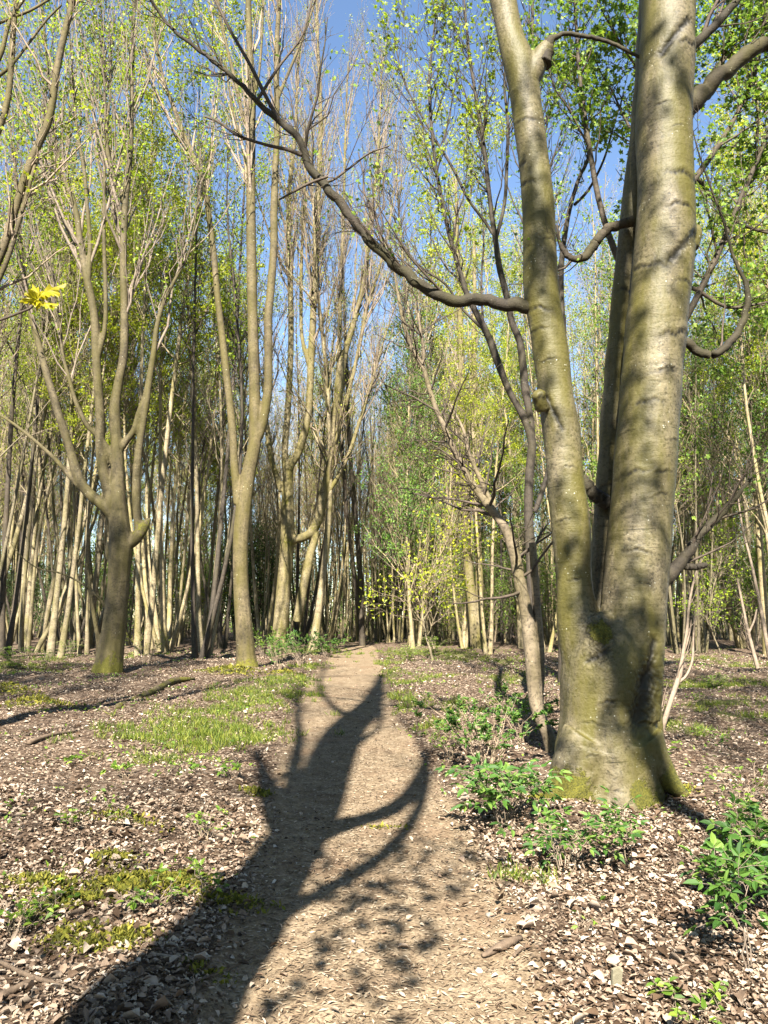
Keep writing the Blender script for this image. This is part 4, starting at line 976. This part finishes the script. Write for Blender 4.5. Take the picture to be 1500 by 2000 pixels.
def woodland():
    taken = [(at(212, 1312, 21)[0], 21, 2.5), (at(483, 1308, 22)[0], 22, 2.2), (at(548, 1245, 33)[0], 33, 2.0), (at(930, 1258, 34)[0], 34, 2), (at(712, 1255, 40)[0], 40, 1.2)]
    r = random.Random(5)
    # rows traced roughly from the photo: (px, depth, kind, scale, tilt)
    for px, Y, k, s, tl in (
        (612, 33, 'bare1', 1.05, 0), (802, 38, 'bare1', 1.2, 0), (845, 42, 'yel2', 1.2, 0), (655, 46, 'thin6', 1, 0), (690, 50, 'thin8', .95, 0), (735, 55, 'thin6', 1, 0), (755, 47, 'thin6', 1.05, 0), (790, 60, 'thin8', 1, 0), (830, 52, 'thin6', 1, 0), (850, 60, 'thin8', 1, 0), (700, 62, 'bare5', 1, 0), (770, 66, 'bare5', 1, 0), (900, 56, 'thin6', 1, 0), (670, 58, 'thin6', 1, 0), (815, 68, 'thin6', 1, 0), (880, 44, 'thin6', .9, 0),
        (-60, 30, 'yel4', 1.1, 0), (110, 28, 'yel2', 1.1, 0), (280, 28, 'yel2', 1.1, 0), (175, 33, 'yel4', 1.1, 0), (330, 30, 'yel4', .95, 0), (20, 27, 'dark3', 1.1, .02), (-40, 26, 'bare3', 1.0, .03), (60, 30, 'bare5', 1.0, .10), (95, 31, 'lean2', 1.0, .05), (130, 36, 'dark3', .9, .12), (395, 27, 'dark3', 1.0, 0), (408, 29, 'bare3', .9, .02), (310, 32, 'lean2', 1.0, .06), (340, 36, 'bare5', 1.0, .08),
        (440, 34, 'dark3', .9, 0), (520, 38, 'bare3', .9, 0), (590, 42, 'dark3', 1, .05), (640, 44, 'bare5', .9, 0), (780, 52, 'mid1', 1.1, 0), (812, 46, 'yel2', 1.0, 0), (800, 56, 'dark3', 1.0, 0), (870, 50, 'yel4', .9, 0), (985, 40, 'dark3', .8, .05), (965, 46, 'mid2', .9, 0),
        (1020, 36, 'yel2', 1, 0), (1370, 33, 'mid2', 1.0, 0), (1330, 42, 'bare1', 1, 0), (1320, 46, 'bare3', .9, 0), (1345, 40, 'lean2', .8, .1), (1440, 36, 'yel2', .9, 0), (1490, 30, 'bare1', 1.0, -.05), (1470, 40, 'bare3', 1.0, -.03), (1420, 48, 'mid1', 1.1, 0), (1540, 28, 'mid2', 1.0, 0), (1590, 24, 'yel4', 1, 0)):
        x = (px - 750) / F * Y
        plant(k, x, Y, s, None, tl, r); taken.append((x, Y, 1.2))
    n = 0
    tries = 0
    while n < 222 and tries < 9000:
        tries += 1
        Y = 27 + 50 * r.random() ** .85
        px = r.uniform(-160, 1660)
        x = (px - 750) / F * Y
        if abs(x - float(np.interp(Y, PY, PX))) < 1.7 + .02 * Y and Y < 44:
            continue
        if 360 < px < 790 and Y < 37: continue
        if any((x - a) ** 2 + (Y - b) ** 2 < c * c for a, b, c in taken):
            continue
        if px < 430: opts = ['bare3', 'thin8', 'thin6', 'thin8', 'bare5', 'yel4', 'yel2', 'lean2', 'yel2', 'yel4', 'dark3', 'bush', 'sap']
        elif px < 760: opts = ['bare3', 'thin6', 'thin8', 'thin8', 'bare5', 'lean2', 'thin6', 'yel2']
        else: opts = ['bare3', 'thin8', 'thin8', 'thin6', 'yel2', 'yel4', 'mid2', 'mid1', 'mid1', 'bush', 'sap']
        plant(r.choice(opts), x, Y, r.uniform(.72, 1.08), None, None, r)
        taken.append((x, Y, 1.0)); n += 1
    # understorey
    for px, Y, k, s in ((505, 44, 'holly', 1.2), (540, 50, 'holly', 1.3), (620, 50, 'holly', .9), (470, 48, 'holly', 1.0), (120, 48, 'holly', .8), (420, 46, 'bush', 1.2), (260, 46, 'bush', 1.1), (330, 52, 'holly', .9), (905, 40, 'bush', .7), (1400, 30, 'sap', .9), (1460, 34, 'bush', 1.0), (1010, 44, 'bush', 1), (1340, 56, 'holly', .8),
                        (1390, 54, 'bush', 1.2), (760, 60, 'bush', 1.2), (60, 56, 'bush', 1.2), (1500, 48, 'bush', 1.1), (980, 54, 'holly', .8), (700, 64, 'bush', 1.2), (20, 46, 'holly', .7), (200, 54, 'bush', 1.3), (380, 60, 'bush', 1.3), (1080, 50, 'bush', 1.2), (1180, 46, 'bush', 1.2)):
        plant(k, (px - 750) / F * Y, Y, s, None, None, r)
    # behind and beside the viewpoint: these dapple the floor
    for _ in range(26):
        a = r.uniform(.95 * PI, 2.05 * PI); d = r.uniform(21, 36)
        plant(r.choice(['bare5', 'yel4', 'mid2', 'yel2']), d * math.cos(a), d * math.sin(a) * 1.0 - 2, r.uniform(.7, .85), None, None, r)
    for x, y in ((-13, -9), (-15, -4), (-14.5, 3), (-17, 7), (-16, -12), (-19, 0), (12, -10), (13.5, -5), (12.5, 0), (15, 4), (16, -8), (18, -1), (14, 9), (-18, 12)):
        plant(r.choice(['yel4', 'mid2', 'yel2']), x + r.uniform(-1, 1), y + r.uniform(-1, 1), r.uniform(.75, .95), None, None, r)
    for x, y, k, s in ((5.6, -3.5, 'yel4', .9), (-10.8, -3.0, 'yel4', 1.0), (6.5, -9.5, 'yel2', .9), (-10.0, -6.5, 'bare5', 1.0), (6.8, -2.5, 'bare3', 1.0), (-12.5, 1.5, 'yel2', 1.0), (-4.5, -13, 'bare3', 1.0), (9.5, 6.0, 'mid2', .9), (-11.5, 8.0, 'bare3', 1), (1.5, -14, 'dark3', 1.0)):
        plant(k, x, y, s, None, None, r)
woodland()

def far_wood():
    r = pr(31)
    mb = MB()
    n = 900
    Y = r.uniform(78, 135, n); x = (r.uniform(-250, 1750, n) - 750) / F * Y
    H = r.uniform(13, 18, n)
    s = np.linspace(0, 1, 6)
    P = np.stack([x, Y, gh(x, Y) - .2], -1)[:, None] + s[None, :, None] * np.stack([r.normal(size=n) * .9, r.normal(size=n) * .6, H], -1)[:, None]
    P[:, 1:-1] += r.normal(size=(n, 4, 3)) * .12
    R = (.05 + .09 * r.random(n))[:, None] * (1 - .8 * s)[None]
    mb.tubes(P, R, 5, 0)
    B1, R1 = sprout(P, R, 5000, .25, 1, (1.5, 4), .4, .4, 4, .5, .012, .04, r); mb.tubes(B1, R1, 3, 0)
    B2, R2 = sprout(B1, R1, 9000, .1, 1, (.6, 1.8), .5, .4, 3, .6, .009, .04, r); mb.tubes(B2, R2, 3, 0)
    leaf_spray(mb, B2, R2, 26000, .17, 'diamond', 1, .1, r, .2)
    # brushy lower storey
    n = 60000
    Y = r.uniform(78, 130, n); x = (r.uniform(-250, 1750, n) - 750) / F * Y
    P = np.stack([x, Y, gh(x, Y) + 12 * r.random(n) ** 1.4], -1)
    mb.leaves(P, rv(n, r), rv(n, r) + [0, -.3, .6], r.uniform(.2, .45, n), r.uniform(.12, .25, n), 'diamond', 2, .2)
    tag(mb.build('far_woodland', [M_POLE, M_LYEL, M_LMID], smooth=False), 'distant mass of thin poles and young leaves closing the view', 'woodland', kind='stuff')
far_wood()

# ------------------------------------------------------------------ undergrowth
def compound(mb, P, D, N, size, nl, r, m):
    """pinnate leaf: nl pairs of leaflets and one at the tip"""
    D = nrm(D); S = nrm(np.cross(N, D)); N = np.cross(D, S)
    n = len(P)
    for j in range(nl):
        t = .35 + .55 * j / max(nl - 1, 1)
        for sd in (-1, 1):
            d = nrm(D * .55 + S * sd * .85 - N * .15 + r.normal(size=(n, 3)) * .08)
            L = size * r.uniform(.75, 1.05, n) * (.85 + .15 * (j == 0))
            mb.leaves(P + D * size * 2.1 * t - N * size * .25 * t * t, d, N + r.normal(size=(n, 3)) * .15, L, L * .48, 'ovate', m, .18)
    L = size * r.uniform(.95, 1.2, n)
    mb.leaves(P + D * size * 2.0 - N * size * .25, D - N * .3, N, L, L * .5, 'ovate', m, .18)
    q = np.stack([P, P + D * size * 1.0, P + D * size * 2.05 - N * size * .25], 1)
    mb.tubes(q, np.full((n, 3), .0016), 3, 1)

def shrub(name, label, loc, H, W, nst, nleaf, size, r, leafmat=M_SHRUB, style='pinnate', group=None, cat='shrub', upright=.5):
    root = thing(name, label, cat, loc, group)
    stem = MB(); fol = MB()
    az = r.random(nst) * 2 * PI
    s = np.linspace(0, 1, 7)
    out = np.stack([np.cos(az), np.sin(az), 0 * az], -1) * (W * r.uniform(.3, 1.0, nst))[:, None]
    h = H * r.uniform(.65, 1.05, nst)
    b = np.stack([np.cos(az), np.sin(az), 0 * az], -1) * W * .12
    P = b[:, None] + out[:, None] * (s ** 1.3)[None, :, None] + np.array([0, 0, 1.0]) * (h[:, None] * (s ** (.9))[None])[:, :, None]
    P[:, 1:] += r.normal(size=(nst, 6, 3)) * .012
    P[:, 0, 2] -= .03
    R = (.003 + .004 * H) * (1 - .75 * s)[None] * r.uniform(.7, 1.2, nst)[:, None]
    stem.tubes(P, R, 5)
    B, RB = sprout(P, R, nst * 3, .3, 1.0, (H * .2, H * .45), .8, .15, 4, .6, .0018, .03, r)
    stem.tubes(B, RB, 4)
    A = np.concatenate([B]); RA = RB
    idx = r.integers(0, len(A), nleaf); t = .25 + .75 * r.random(nleaf)
    p, T, _ = interp_lines(A, RA, idx, t)
    D = nrm(T * .5 + r.normal(size=(nleaf, 3)) * [.8, .8, .25])
    N = r.normal(size=(nleaf, 3)) * .3 + [0, -.15, 1]
    if style == 'pinnate':
        compound(fol, p, D, N, size, 2, r, 0)
    elif style == 'maple':
        fol.leaves(p + D * .02, D, N, size * r.uniform(.7, 1.2, nleaf), size * 1.1, 'maple', 0, .2)
    else:
        L = size * r.uniform(.6, 1.2, nleaf); fol.leaves(p, D, N, L, L * .55, 'ovate', 0, .2)
    loc = np.asarray(loc)
    stem.build('stem', [M_TWIG], root); fol.build('foliage', [leafmat, M_TWIG], root, smooth=False)
    return root

def undergrowth():
    r = pr(41)
    g = gp
    shrub('elder_shrub', 'dense low elder shrub with toothed leaflets at the foot of the big trunk', g(985, 1610), .42, .34, 16, 110, .075, r)
    shrub('elder_shrub', 'shaded elder seedling clump in front of the big trunk, right of the dense elder', g(1105, 1700), .34, .34, 12, 75, .06, r)
    shrub('elder_shrub', 'tall leafy elder growth at the right edge, its lower leaves lit green', g(1512, 1795), .52, .24, 10, 130, .068, r)
    shrub('elder_shrub', 'elder shoot with bare lower stem standing in front of the taller right edge elder', g(1470, 1895), .46, .13, 3, 40, .07, r)
    shrub('leafy_shrub', 'loose airy shrub left of the leaning dead tree', g(950, 1500), .7, .75, 24, 1500, .05, r, style='ovate')
    shrub('leafy_shrub', 'small airy shrub between the loose shrub and the leaning dead tree', g(1020, 1445), .65, .55, 18, 900, .05, r, style='ovate')
    shrub('leafy_shrub', 'low sunlit shrub at the path edge below the loose airy shrub', g(880, 1478), .3, .35, 12, 220, .036, r, M_HERB, 'ovate')
    shrub('leafy_shrub', 'round green bush hiding the foot of the pale pollard', g(590, 1300), 1.0, .85, 26, 1000, .075, r, style='ovate')
    shrub('leafy_shrub', 'upright bush with dark stems between the straight tree and the pale pollard', g(543, 1312), .9, .5, 16, 600, .07, r, style='ovate')
    shrub('leafy_shrub', 'pale green bush just right of the straight mottled tree', g(515, 1282), 1.0, .8, 20, 700, .075, r, M_HERB, 'ovate')
    shrub('leafy_shrub', 'wide bush beside the path where it narrows', g(640, 1282), .8, .9, 20, 800, .08, r, style='ovate')
    shrub('leafy_shrub', 'thin brownish bush right of the forked mossy tree', g(285, 1300), .9, .7, 16, 300, .06, r, M_LBUD, 'ovate')
    shrub('sapling', 'thin sapling with sparse leaves on the litter right of the elder clump', g(1228, 1690), .34, .12, 3, 16, .05, r)
    for px, py, H, W, n, lab in ((400, 1640, .2, .16, 46, 'bright nettle-like herb in sun left of the path'), (300, 1770, .12, .2, 60, 'leafy green herb growing over the yellow moss mound'), (405, 1755, .15, .16, 50, 'dark green herb in the tree shadow beside the moss mound'),
                                 (30, 1825, .16, .2, 80, 'spreading bright herb patch at the left edge'), (95, 1790, .1, .14, 40, 'small herb patch beside the short mossy log'), (150, 1620, .1, .16, 36, 'low herb clump in litter above the sunlit moss'), (235, 1605, .1, .16, 30, 'low dark herb clump right of a similar sunlit one'), (1145, 1818, .07, .06, 6, 'tiny two-leaved seedling on bare litter near the path'),
                                 (1360, 1990, .1, .22, 60, 'bright low herb at the bottom right corner'), (1450, 1560, .3, .3, 60, 'green seedlings behind the right edge elder'), (210, 1335, .25, .25, 60, 'small green herb at the mossy foot of the forked tree'), (245, 1520, .12, .2, 40, 'dark herb clump below the grass patch'), (130, 1495, .1, .2, 40, 'lone herb tuft in open litter left of the grass'),
                                 (450, 1520, .12, .2, 36, 'herb clump by the shaded path edge'), (365, 1510, .1, .2, 40, 'herb clump under the middle of the grass patch'), (1440, 1620, .3, .25, 50, 'shaded elder seedlings at the right edge above the tall elder'), (1290, 1480, .15, .3, 50, 'small seedlings right of the big trunk foot'), (1400, 1450, .15, .35, 50, 'low seedlings in dappled light at right')):
        shrub('woodland_herb', lab, g(px, py), H, W, max(6, n // 5), n, .045 if py > 1550 else .06, r, M_HERB, 'ovate', 'green herbs on the woodland floor', 'herb')
    for px, py, H, W, lab in ((30, 1305, .55, .8, 'bright yellow-green fern clump at the left edge'), (90, 1300, .45, .5, 'small fern beside the clump at the left edge'), (135, 1285, .6, .6, 'brownish fern left of the forked tree'), (800, 1290, .5, .7, 'sunlit fern where grass meets the path on its right'), (850, 1275, .6, .8, 'yellow fern beneath the pale twin trunks'), (1395, 1345, .3, .5, 'fern in the bright grass right of the big trunk')):
        root = thing('fern', lab, 'fern', g(px, py), 'ferns on the woodland floor')
        fr = MB(); n = 16
        az = r.random(n) * 2 * PI; s = np.linspace(0, 1, 9)
        d = np.stack([np.cos(az), np.sin(az), 0 * az], -1)
        P = d[:, None] * (W * .8 * s)[None, :, None] + np.array([0, 0, 1.0]) * (H * np.sin(s * 2.0))[None, :, None] * r.uniform(.7, 1.1, n)[:, None, None]
        fr.tubes(P, np.full((n, 9), .004), 3, 1)
        for j in range(1, 9):
            for sd in (-1, 1):
                side = np.stack([-np.sin(az), np.cos(az), 0 * az], -1) * sd
                fr.leaves(P[:, j], side + d * .4 - [0, 0, .1], np.tile([0, 0, 1.0], (n, 1)) + r.normal(size=(n, 3)) * .2, np.full(n, W * .28 * (1.05 - .85 * j / 8)), W * .07, 'diamond', 0, .1)
        fr.build('frond', [M_HERB, M_TWIG], root, smooth=False)
undergrowth()

# maple sapling at the left whose young leaves hang near the camera
def near_maple():
    base = np.array([-1.0, 1.42, float(gh(-1.0, 1.42))])
    root = thing('maple_sapling', 'maple sapling twig with a few yellow-green leaves hanging close by at the left edge', 'tree', base)
    st = MB(); st.tube([base - [0, 0, .05], base + [.02, 0, .7], base + [-.02, -.02, 1.4], base + [.03, -.03, 2.0], base + [.0, 0, 2.6]], [.014, .012, .010, .007, .003], 7, 20)
    tip = at(58, 603, 1.36)
    st.tube([base + [.0, -.02, 1.85], (base + [.0, -.02, 1.95]) * .5 + tip * .5 + [0, 0, -.01], tip], [.004, .0028, .0022], 6, 12)
    j = at(80, 585, 1.36)
    st.tube([tip, (tip + j) / 2 + [0, 0, .002], j], [.0024, .002, .0016], 5, 8)
    st.build('stem', [M_TWIGDARK], root, base)
    r = pr(51)
    def lobed(p, ang, L, tiltn, nm):
        """toothed five-lobed blade, domed and creased along the ribs"""
        lf = MB()
        D = np.array([math.cos(ang), 0, math.sin(ang)]); N = nrm(np.array(tiltn, float)); S = nrm(np.cross(N, D)); D = np.cross(S, N)
        out = []
        for a, ln in ((-2.3, .50), (-1.25, .86), (-.58, .80), (0, 1.12), (.58, .80), (1.25, .86), (2.3, .50)):
            for da, f in ((-.30, .74), (-.2, .84), (-.14, .80), (-.06, .95), (0, 1), (.06, .95), (.14, .80), (.2, .84), (.30, .74)):
                out.append((a + da, ln * f))
        V = [p]
        ring = []
        for a, ln in out:
            q = D * math.cos(a) * ln * L * .6 + S * math.sin(a) * ln * L * .6
            cr = .07 * L * math.cos(a * 4.7)
            ring.append((q, cr))
        k = len(ring)
        mid = [p + q * .5 + N * (cr * .5) for q, cr in ring]; end = [p + q + N * (cr - .12 * L * abs(math.sin(i * .7))) for i, (q, cr) in enumerate(ring)]
        V = np.array([p + q * .02 for q, _ in ring] + mid + end)
        i = np.arange(k - 1)
        lf.add(V, np.concatenate([np.stack([i, i + 1, k + i + 1, k + i], -1), np.stack([k + i, k + i + 1, 2 * k + i + 1, 2 * k + i], -1)]))
        lf.build('leaf', [M_MAPLE], root, base)
    lobed(at(78, 578, 1.36), 2.0, .052, (.3, -.8, .55), 'leaf')
    lobed(at(88, 570, 1.37), .5, .062, (-.2, -.7, .6), 'leaf')
    lobed(at(72, 585, 1.34), 3.2, .046, (.2, -.5, -.7), 'leaf')
    lobed(at(80, 592, 1.35), -.1, .050, (.1, -.35, .9), 'leaf')
near_maple()

# ------------------------------------------------------------------ small things on the floor
def stick(label, pts, rads, mat=M_STICK, group='sticks lying on the woodland floor', name='fallen_stick', twigs=0):
    w_ = np.array([gp(a, b) for a, b in pts]); 
    for i, q in enumerate(pts):
        w_[i, 2] += rads[i] * .7 + .008
    base = w_[0].copy()
    mb = MB(); p = mb.tube(w_, rads, 7, len(pts) * 4, wob=.1, caps=True)
    if twigs:
        B, RB = sprout(p[None, :, :3], p[None, :, 3], twigs, .2, .9, (.15, .35), .7, 0.02, 4, .5, .002); mb.tubes(B, RB, 4)
    at_ = None
    if mat is M_BARK:
        zz = mb.data()[0]; at_ = {'moss': np.clip(.48 + .3 * np.sin(7 * zz[:, 0]) * np.sin(9 * zz[:, 1] + 1), 0, 1)}
    o = mb.build(name, [mat], None, base, attrs=at_)
    tag(o, label, 'stick', group)
stick('dark flat strip of bark lying across the right side of the path', [(942, 1873), (985, 1855), (1018, 1838)], [.010, .022, .012], M_STICK, None, 'bark_strip')
stick('short stub of stick just right of the dark bark strip', [(1004, 1872), (1024, 1852)], [.008, .010], M_STICK)
stick('thin dark twig on the sunlit path below the shadow fork', [(700, 1675), (722, 1670)], [.005, .004], M_STICK)
stick('long pale stick at the edge of the trunk shadow', [(150, 1960), (190, 1925), (240, 1880), (262, 1862)], [.006, .007, .006, .004], M_STICKPALE)
stick('dark dead branch on the litter at the left bottom corner', [(0, 1885), (60, 1915), (130, 1930), (180, 1945)], [.010, .010, .008, .005], M_STICK, twigs=3)
stick('thick dark stick at the bottom left edge below the dead branch', [(0, 1955), (40, 1935), (75, 1915)], [.016, .014, .010], M_STICK)
stick('short stick lying in the trunk shadow', [(300, 1870), (335, 1875), (365, 1882)], [.007, .008, .006], M_STICKPALE)
stick('thin curved stick in the trunk shadow at the bottom', [(310, 1935), (335, 1970), (352, 1995)], [.004, .004, .003], M_STICKPALE)
stick('long thin stick crossing the dark of the trunk shadow', [(240, 1975), (330, 1940), (430, 1905), (500, 1870)], [.004, .006, .005, .003], M_STICK)
stick('short mossy log beside the herb patch at the left', [(55, 1812), (90, 1785), (120, 1760)], [.030, .034, .026], M_BARK, None, 'mossy_log')
stick('thin forked twig on litter right of the path', [(1088, 1765), (1096, 1790), (1100, 1800)], [.003, .003, .002], M_STICK, twigs=2)
stick('grey stick half buried in litter right of the path bottom', [(1105, 1870), (1140, 1862), (1170, 1855)], [.005, .006, .004], M_STICK)
stick('dark fallen branch across open litter on the far left', [(55, 1455), (100, 1440), (150, 1430)], [.03, .025, .015], M_STICK, twigs=3)
stick('mossy fallen branch rising from the grass patch towards the forked tree', [(230, 1385), (290, 1360), (340, 1335), (380, 1328)], [.05, .065, .075, .03], M_BARK, twigs=4)
stick('fallen branch propped behind the forked tree', [(80, 1235), (130, 1245), (185, 1258)], [.05, .04, .03], M_STICKPALE)
stick('slim fallen branch lying in dappled light right of the big trunk', [(1300, 1500), (1380, 1515), (1480, 1520)], [.008, .01, .006], M_STICK, twigs=3)

def small_things():
    r = pr(61)
    # flat grey peg standing in the litter
    p = gp(1203, 1928)
    mb = MB()
    wd, th, h = .022, .008, .085
    prof = [(-wd, -.03), (wd, -.03), (wd, h * .8), (0.004, h), (-wd, h * .88)]
    V = np.array([[x, y, z] for y in (-th, th) for x, z in prof])
    Fq = np.array([[0, 1, 2, 3], [0, 3, 4, 4], [5, 8, 7, 6], [5, 9, 9, 8]])
    Fq = np.array([[0, 1, 2, 4], [5, 9, 7, 6], [0, 5, 6, 1], [1, 6, 7, 2], [4, 9, 5, 0], [2, 3, 8, 7], [3, 4, 9, 8]])
    V2 = np.vstack([V]); mb.add(V2, Fq)
    mb.add(np.array([[wd, -th, h * .8], [0.004, -th, h], [-wd, -th, h * .88], [0, -th, h * .84], [wd, th, h * .8], [0.004, th, h], [-wd, th, h * .88], [0, th, h * .84]]), np.array([[0, 1, 2, 3], [4, 7, 6, 5]]))
    o = mb.build('wooden_peg', [M_PEG], None, (0, 0, 0), smooth=False); o.location = tuple(p); o.rotation_euler = (.12, .05, .2)
    tag(o, 'small flat wooden peg standing in dead leaves near the bottom right', 'peg')
    for px, py, s, lab in ((1098, 1888, .028, 'pale round stone at the right border of the path'), (958, 1790, .022, 'small grey stone on the path above the bark strip'), (1030, 1812, .014, 'tiny stone where path meets litter'), (880, 1700, .012, 'tiny pebble on the middle of the path'), (690, 1840, .012, 'pebble on the lit lower path')):
        q = gp(px, py)
        u_, v_ = np.meshgrid(np.linspace(0, 2 * PI, 13)[:-1], np.linspace(.02, PI - .02, 8))
        d = np.stack([np.cos(u_) * np.sin(v_), np.sin(u_) * np.sin(v_), np.cos(v_)], -1)
        k = 1 + .18 * np.sin(3 * d[..., 0] + px) * np.cos(4 * d[..., 1] + py) + .1 * np.sin(7 * d[..., 2])
        V = d * k[..., None] * np.array([1.2, .9, .6]) * s
        i = np.arange(8 * 12).reshape(8, 12)
        Fq = np.stack([i[:-1], np.roll(i[:-1], -1, 1), np.roll(i[1:], -1, 1), i[1:]], -1)
        m = MB(); m.add(V, Fq[..., ::-1]); o = m.build('stone', [M_STONE], None, (0, 0, 0)); o.location = (q[0], q[1], q[2] + s * .3); o.rotation_euler = (0, 0, px)
        tag(o, lab, 'stone', 'stones on the path')
    # thin bent dead saplings right of the big trunk
    for lab, Y, lines in (('bent pale stem with a dead broom of twigs, right of the big trunk foot', 10.5, [[(1283, 1460, 6), (1300, 1400, 5), (1318, 1345, 5), (1328, 1315, 5), (1335, 1270, 3.5), (1342, 1230, 3), (1346, 1180, 2.5), (1356, 1130, 2), (1366, 1100, 1.2)],
                           [(1322, 1335, 3), (1340, 1320, 2.5), (1352, 1290, 2.5), (1354, 1250, 2), (1356, 1200, 1.4)], [(1325, 1325, 2), (1332, 1290, 2), (1346, 1240, 1.6), (1350, 1210, 1)], [(1282, 1420, 1.6), (1290, 1385, 2)]]),
                          ('thin leaning bare sapling near the right edge', 20, [[(1480, 1305, 4), (1468, 1260, 3.5), (1458, 1220, 3), (1450, 1180, 2.5), (1440, 1130, 2)], [(1460, 1240, 2.5), (1472, 1215, 2), (1478, 1190, 1.5)], [(1503, 1290, 4), (1490, 1210, 3.5), (1478, 1150, 3), (1465, 1090, 2.5), (1450, 1030, 2), (1440, 960, 1.5)]])):
        b0 = px_line(lines[0], Y, 16); base = b0[0, :3].copy(); base[2] = float(gh(base[0], Y))
        root = thing('dead_sapling', lab, 'sapling', base)
        mb = MB(); ls = []
        for ln in lines:
            p = px_line(ln, Y, 16); mb.tube(p[:, :3], p[:, 3], 6, 16); ls.append(p)
        P = np.stack([p[:, :3] for p in ls]); tw = mb; R = np.stack([p[:, 3] for p in ls])
        B, RB = sprout(P, R, 26, .35, 1, (.2, .6), .35, .2, 4, .6, .002); tw.tubes(B, RB, 4)
        mb.build('stem', [M_STICKPALE], root, base)
small_things()

# ------------------------------------------------------------------ labels for the trees of the wood
def name_wood():
    def where(px):
        for lim, txt in ((-20, 'beyond the left edge'), (150, 'left of the mossy forked tree'), (300, 'behind the mossy forked tree'), (440, 'between the forked tree and the straight tree'), (520, 'behind the straight mottled tree'), (660, 'behind the pale pollard'),
                         (780, 'beyond the end of the path'), (885, 'between path end and the pale twin trunks'), (990, 'behind the pale twin trunks'), (1110, 'behind the leaning dead tree'), (1320, 'behind the big trunk'), (1420, 'right of the big trunk'), (1520, 'near the right edge')):
            if px < lim: return txt
        return 'past the right edge'
    rows = {}
    for o, kind, x, y in placed:
        if y < 12:
            lab = f"{KIND_TEXT[kind]} standing beside or behind the viewpoint"
        else:
            depth = 'in the front rows' if y < 38 else 'in the middle rows' if y < 55 else 'in the back rows'
            lab = f"{KIND_TEXT[kind]} {depth} {where(px_at(x, y))}"
        o['group'] = {'bush': 'hazel bushes in the wood', 'holly': 'evergreen bushes in the wood', 'sap': 'young trees in the wood'}.get(kind, 'pole trees of the wood')
        rows.setdefault(lab, []).append((x / max(y, 1), o))
    SH2 = 0
    ORD = ['leftmost', 'second from left', 'third from left', 'fourth from left', 'fifth from left', 'sixth from left', 'seventh from left']
    SH = {'slender three-stemmed budding tree': 'three-stemmed budding tree', 'two-stemmed tree with yellow-green young leaves': 'two-stemmed yellow-green tree', 'dark two-stemmed tree with mid-green leaves': 'dark two-stemmed green tree', 'four-stemmed coppice with yellow-green leaves': 'four-stemmed yellow-green coppice', 'slanting pair of slim budding stems': 'slanting pair of stems', 'fanned many-stemmed coppice tree': 'fanned coppice tree', 'stool of eight thin poles': 'stool of thin poles', 'loose ring of thin poles': 'ring of thin poles', 'single straight budding pole tree': 'single budding pole'}
    for lab, v in rows.items():
        v.sort(key=lambda q: q[0])
        if len(v) == 1:
            v[0][1]['label'] = lab if len(lab.split()) <= 16 else lab.replace('with yellow-green young leaves', 'in yellow-green leaf').replace('with mid-green leaves', 'in green leaf').replace('with yellow-green leaves', 'in yellow leaf').replace('the straight tree', 'straight tree').replace('in the ', 'in ')
        else:
            s = lab
            for a, b in SH.items(): s = s.replace(a, b)
            s = s.replace('with mid-green', 'with green').replace('between path end and the', 'left of the').replace('between the forked tree and the straight tree', 'right of the forked tree')
            s = s.replace('in the front rows', 'in front rows').replace('in the middle rows', 'midway back').replace('in the back rows', 'far back')
            for i, (_, o) in enumerate(v):
                o['label'] = f"{ORD[min(i, 6)]} {s}" if len((ORD[min(i, 6)] + ' ' + s).split()) <= 16 else f"{s}, {ORD[min(i, 6)]}"
name_wood()
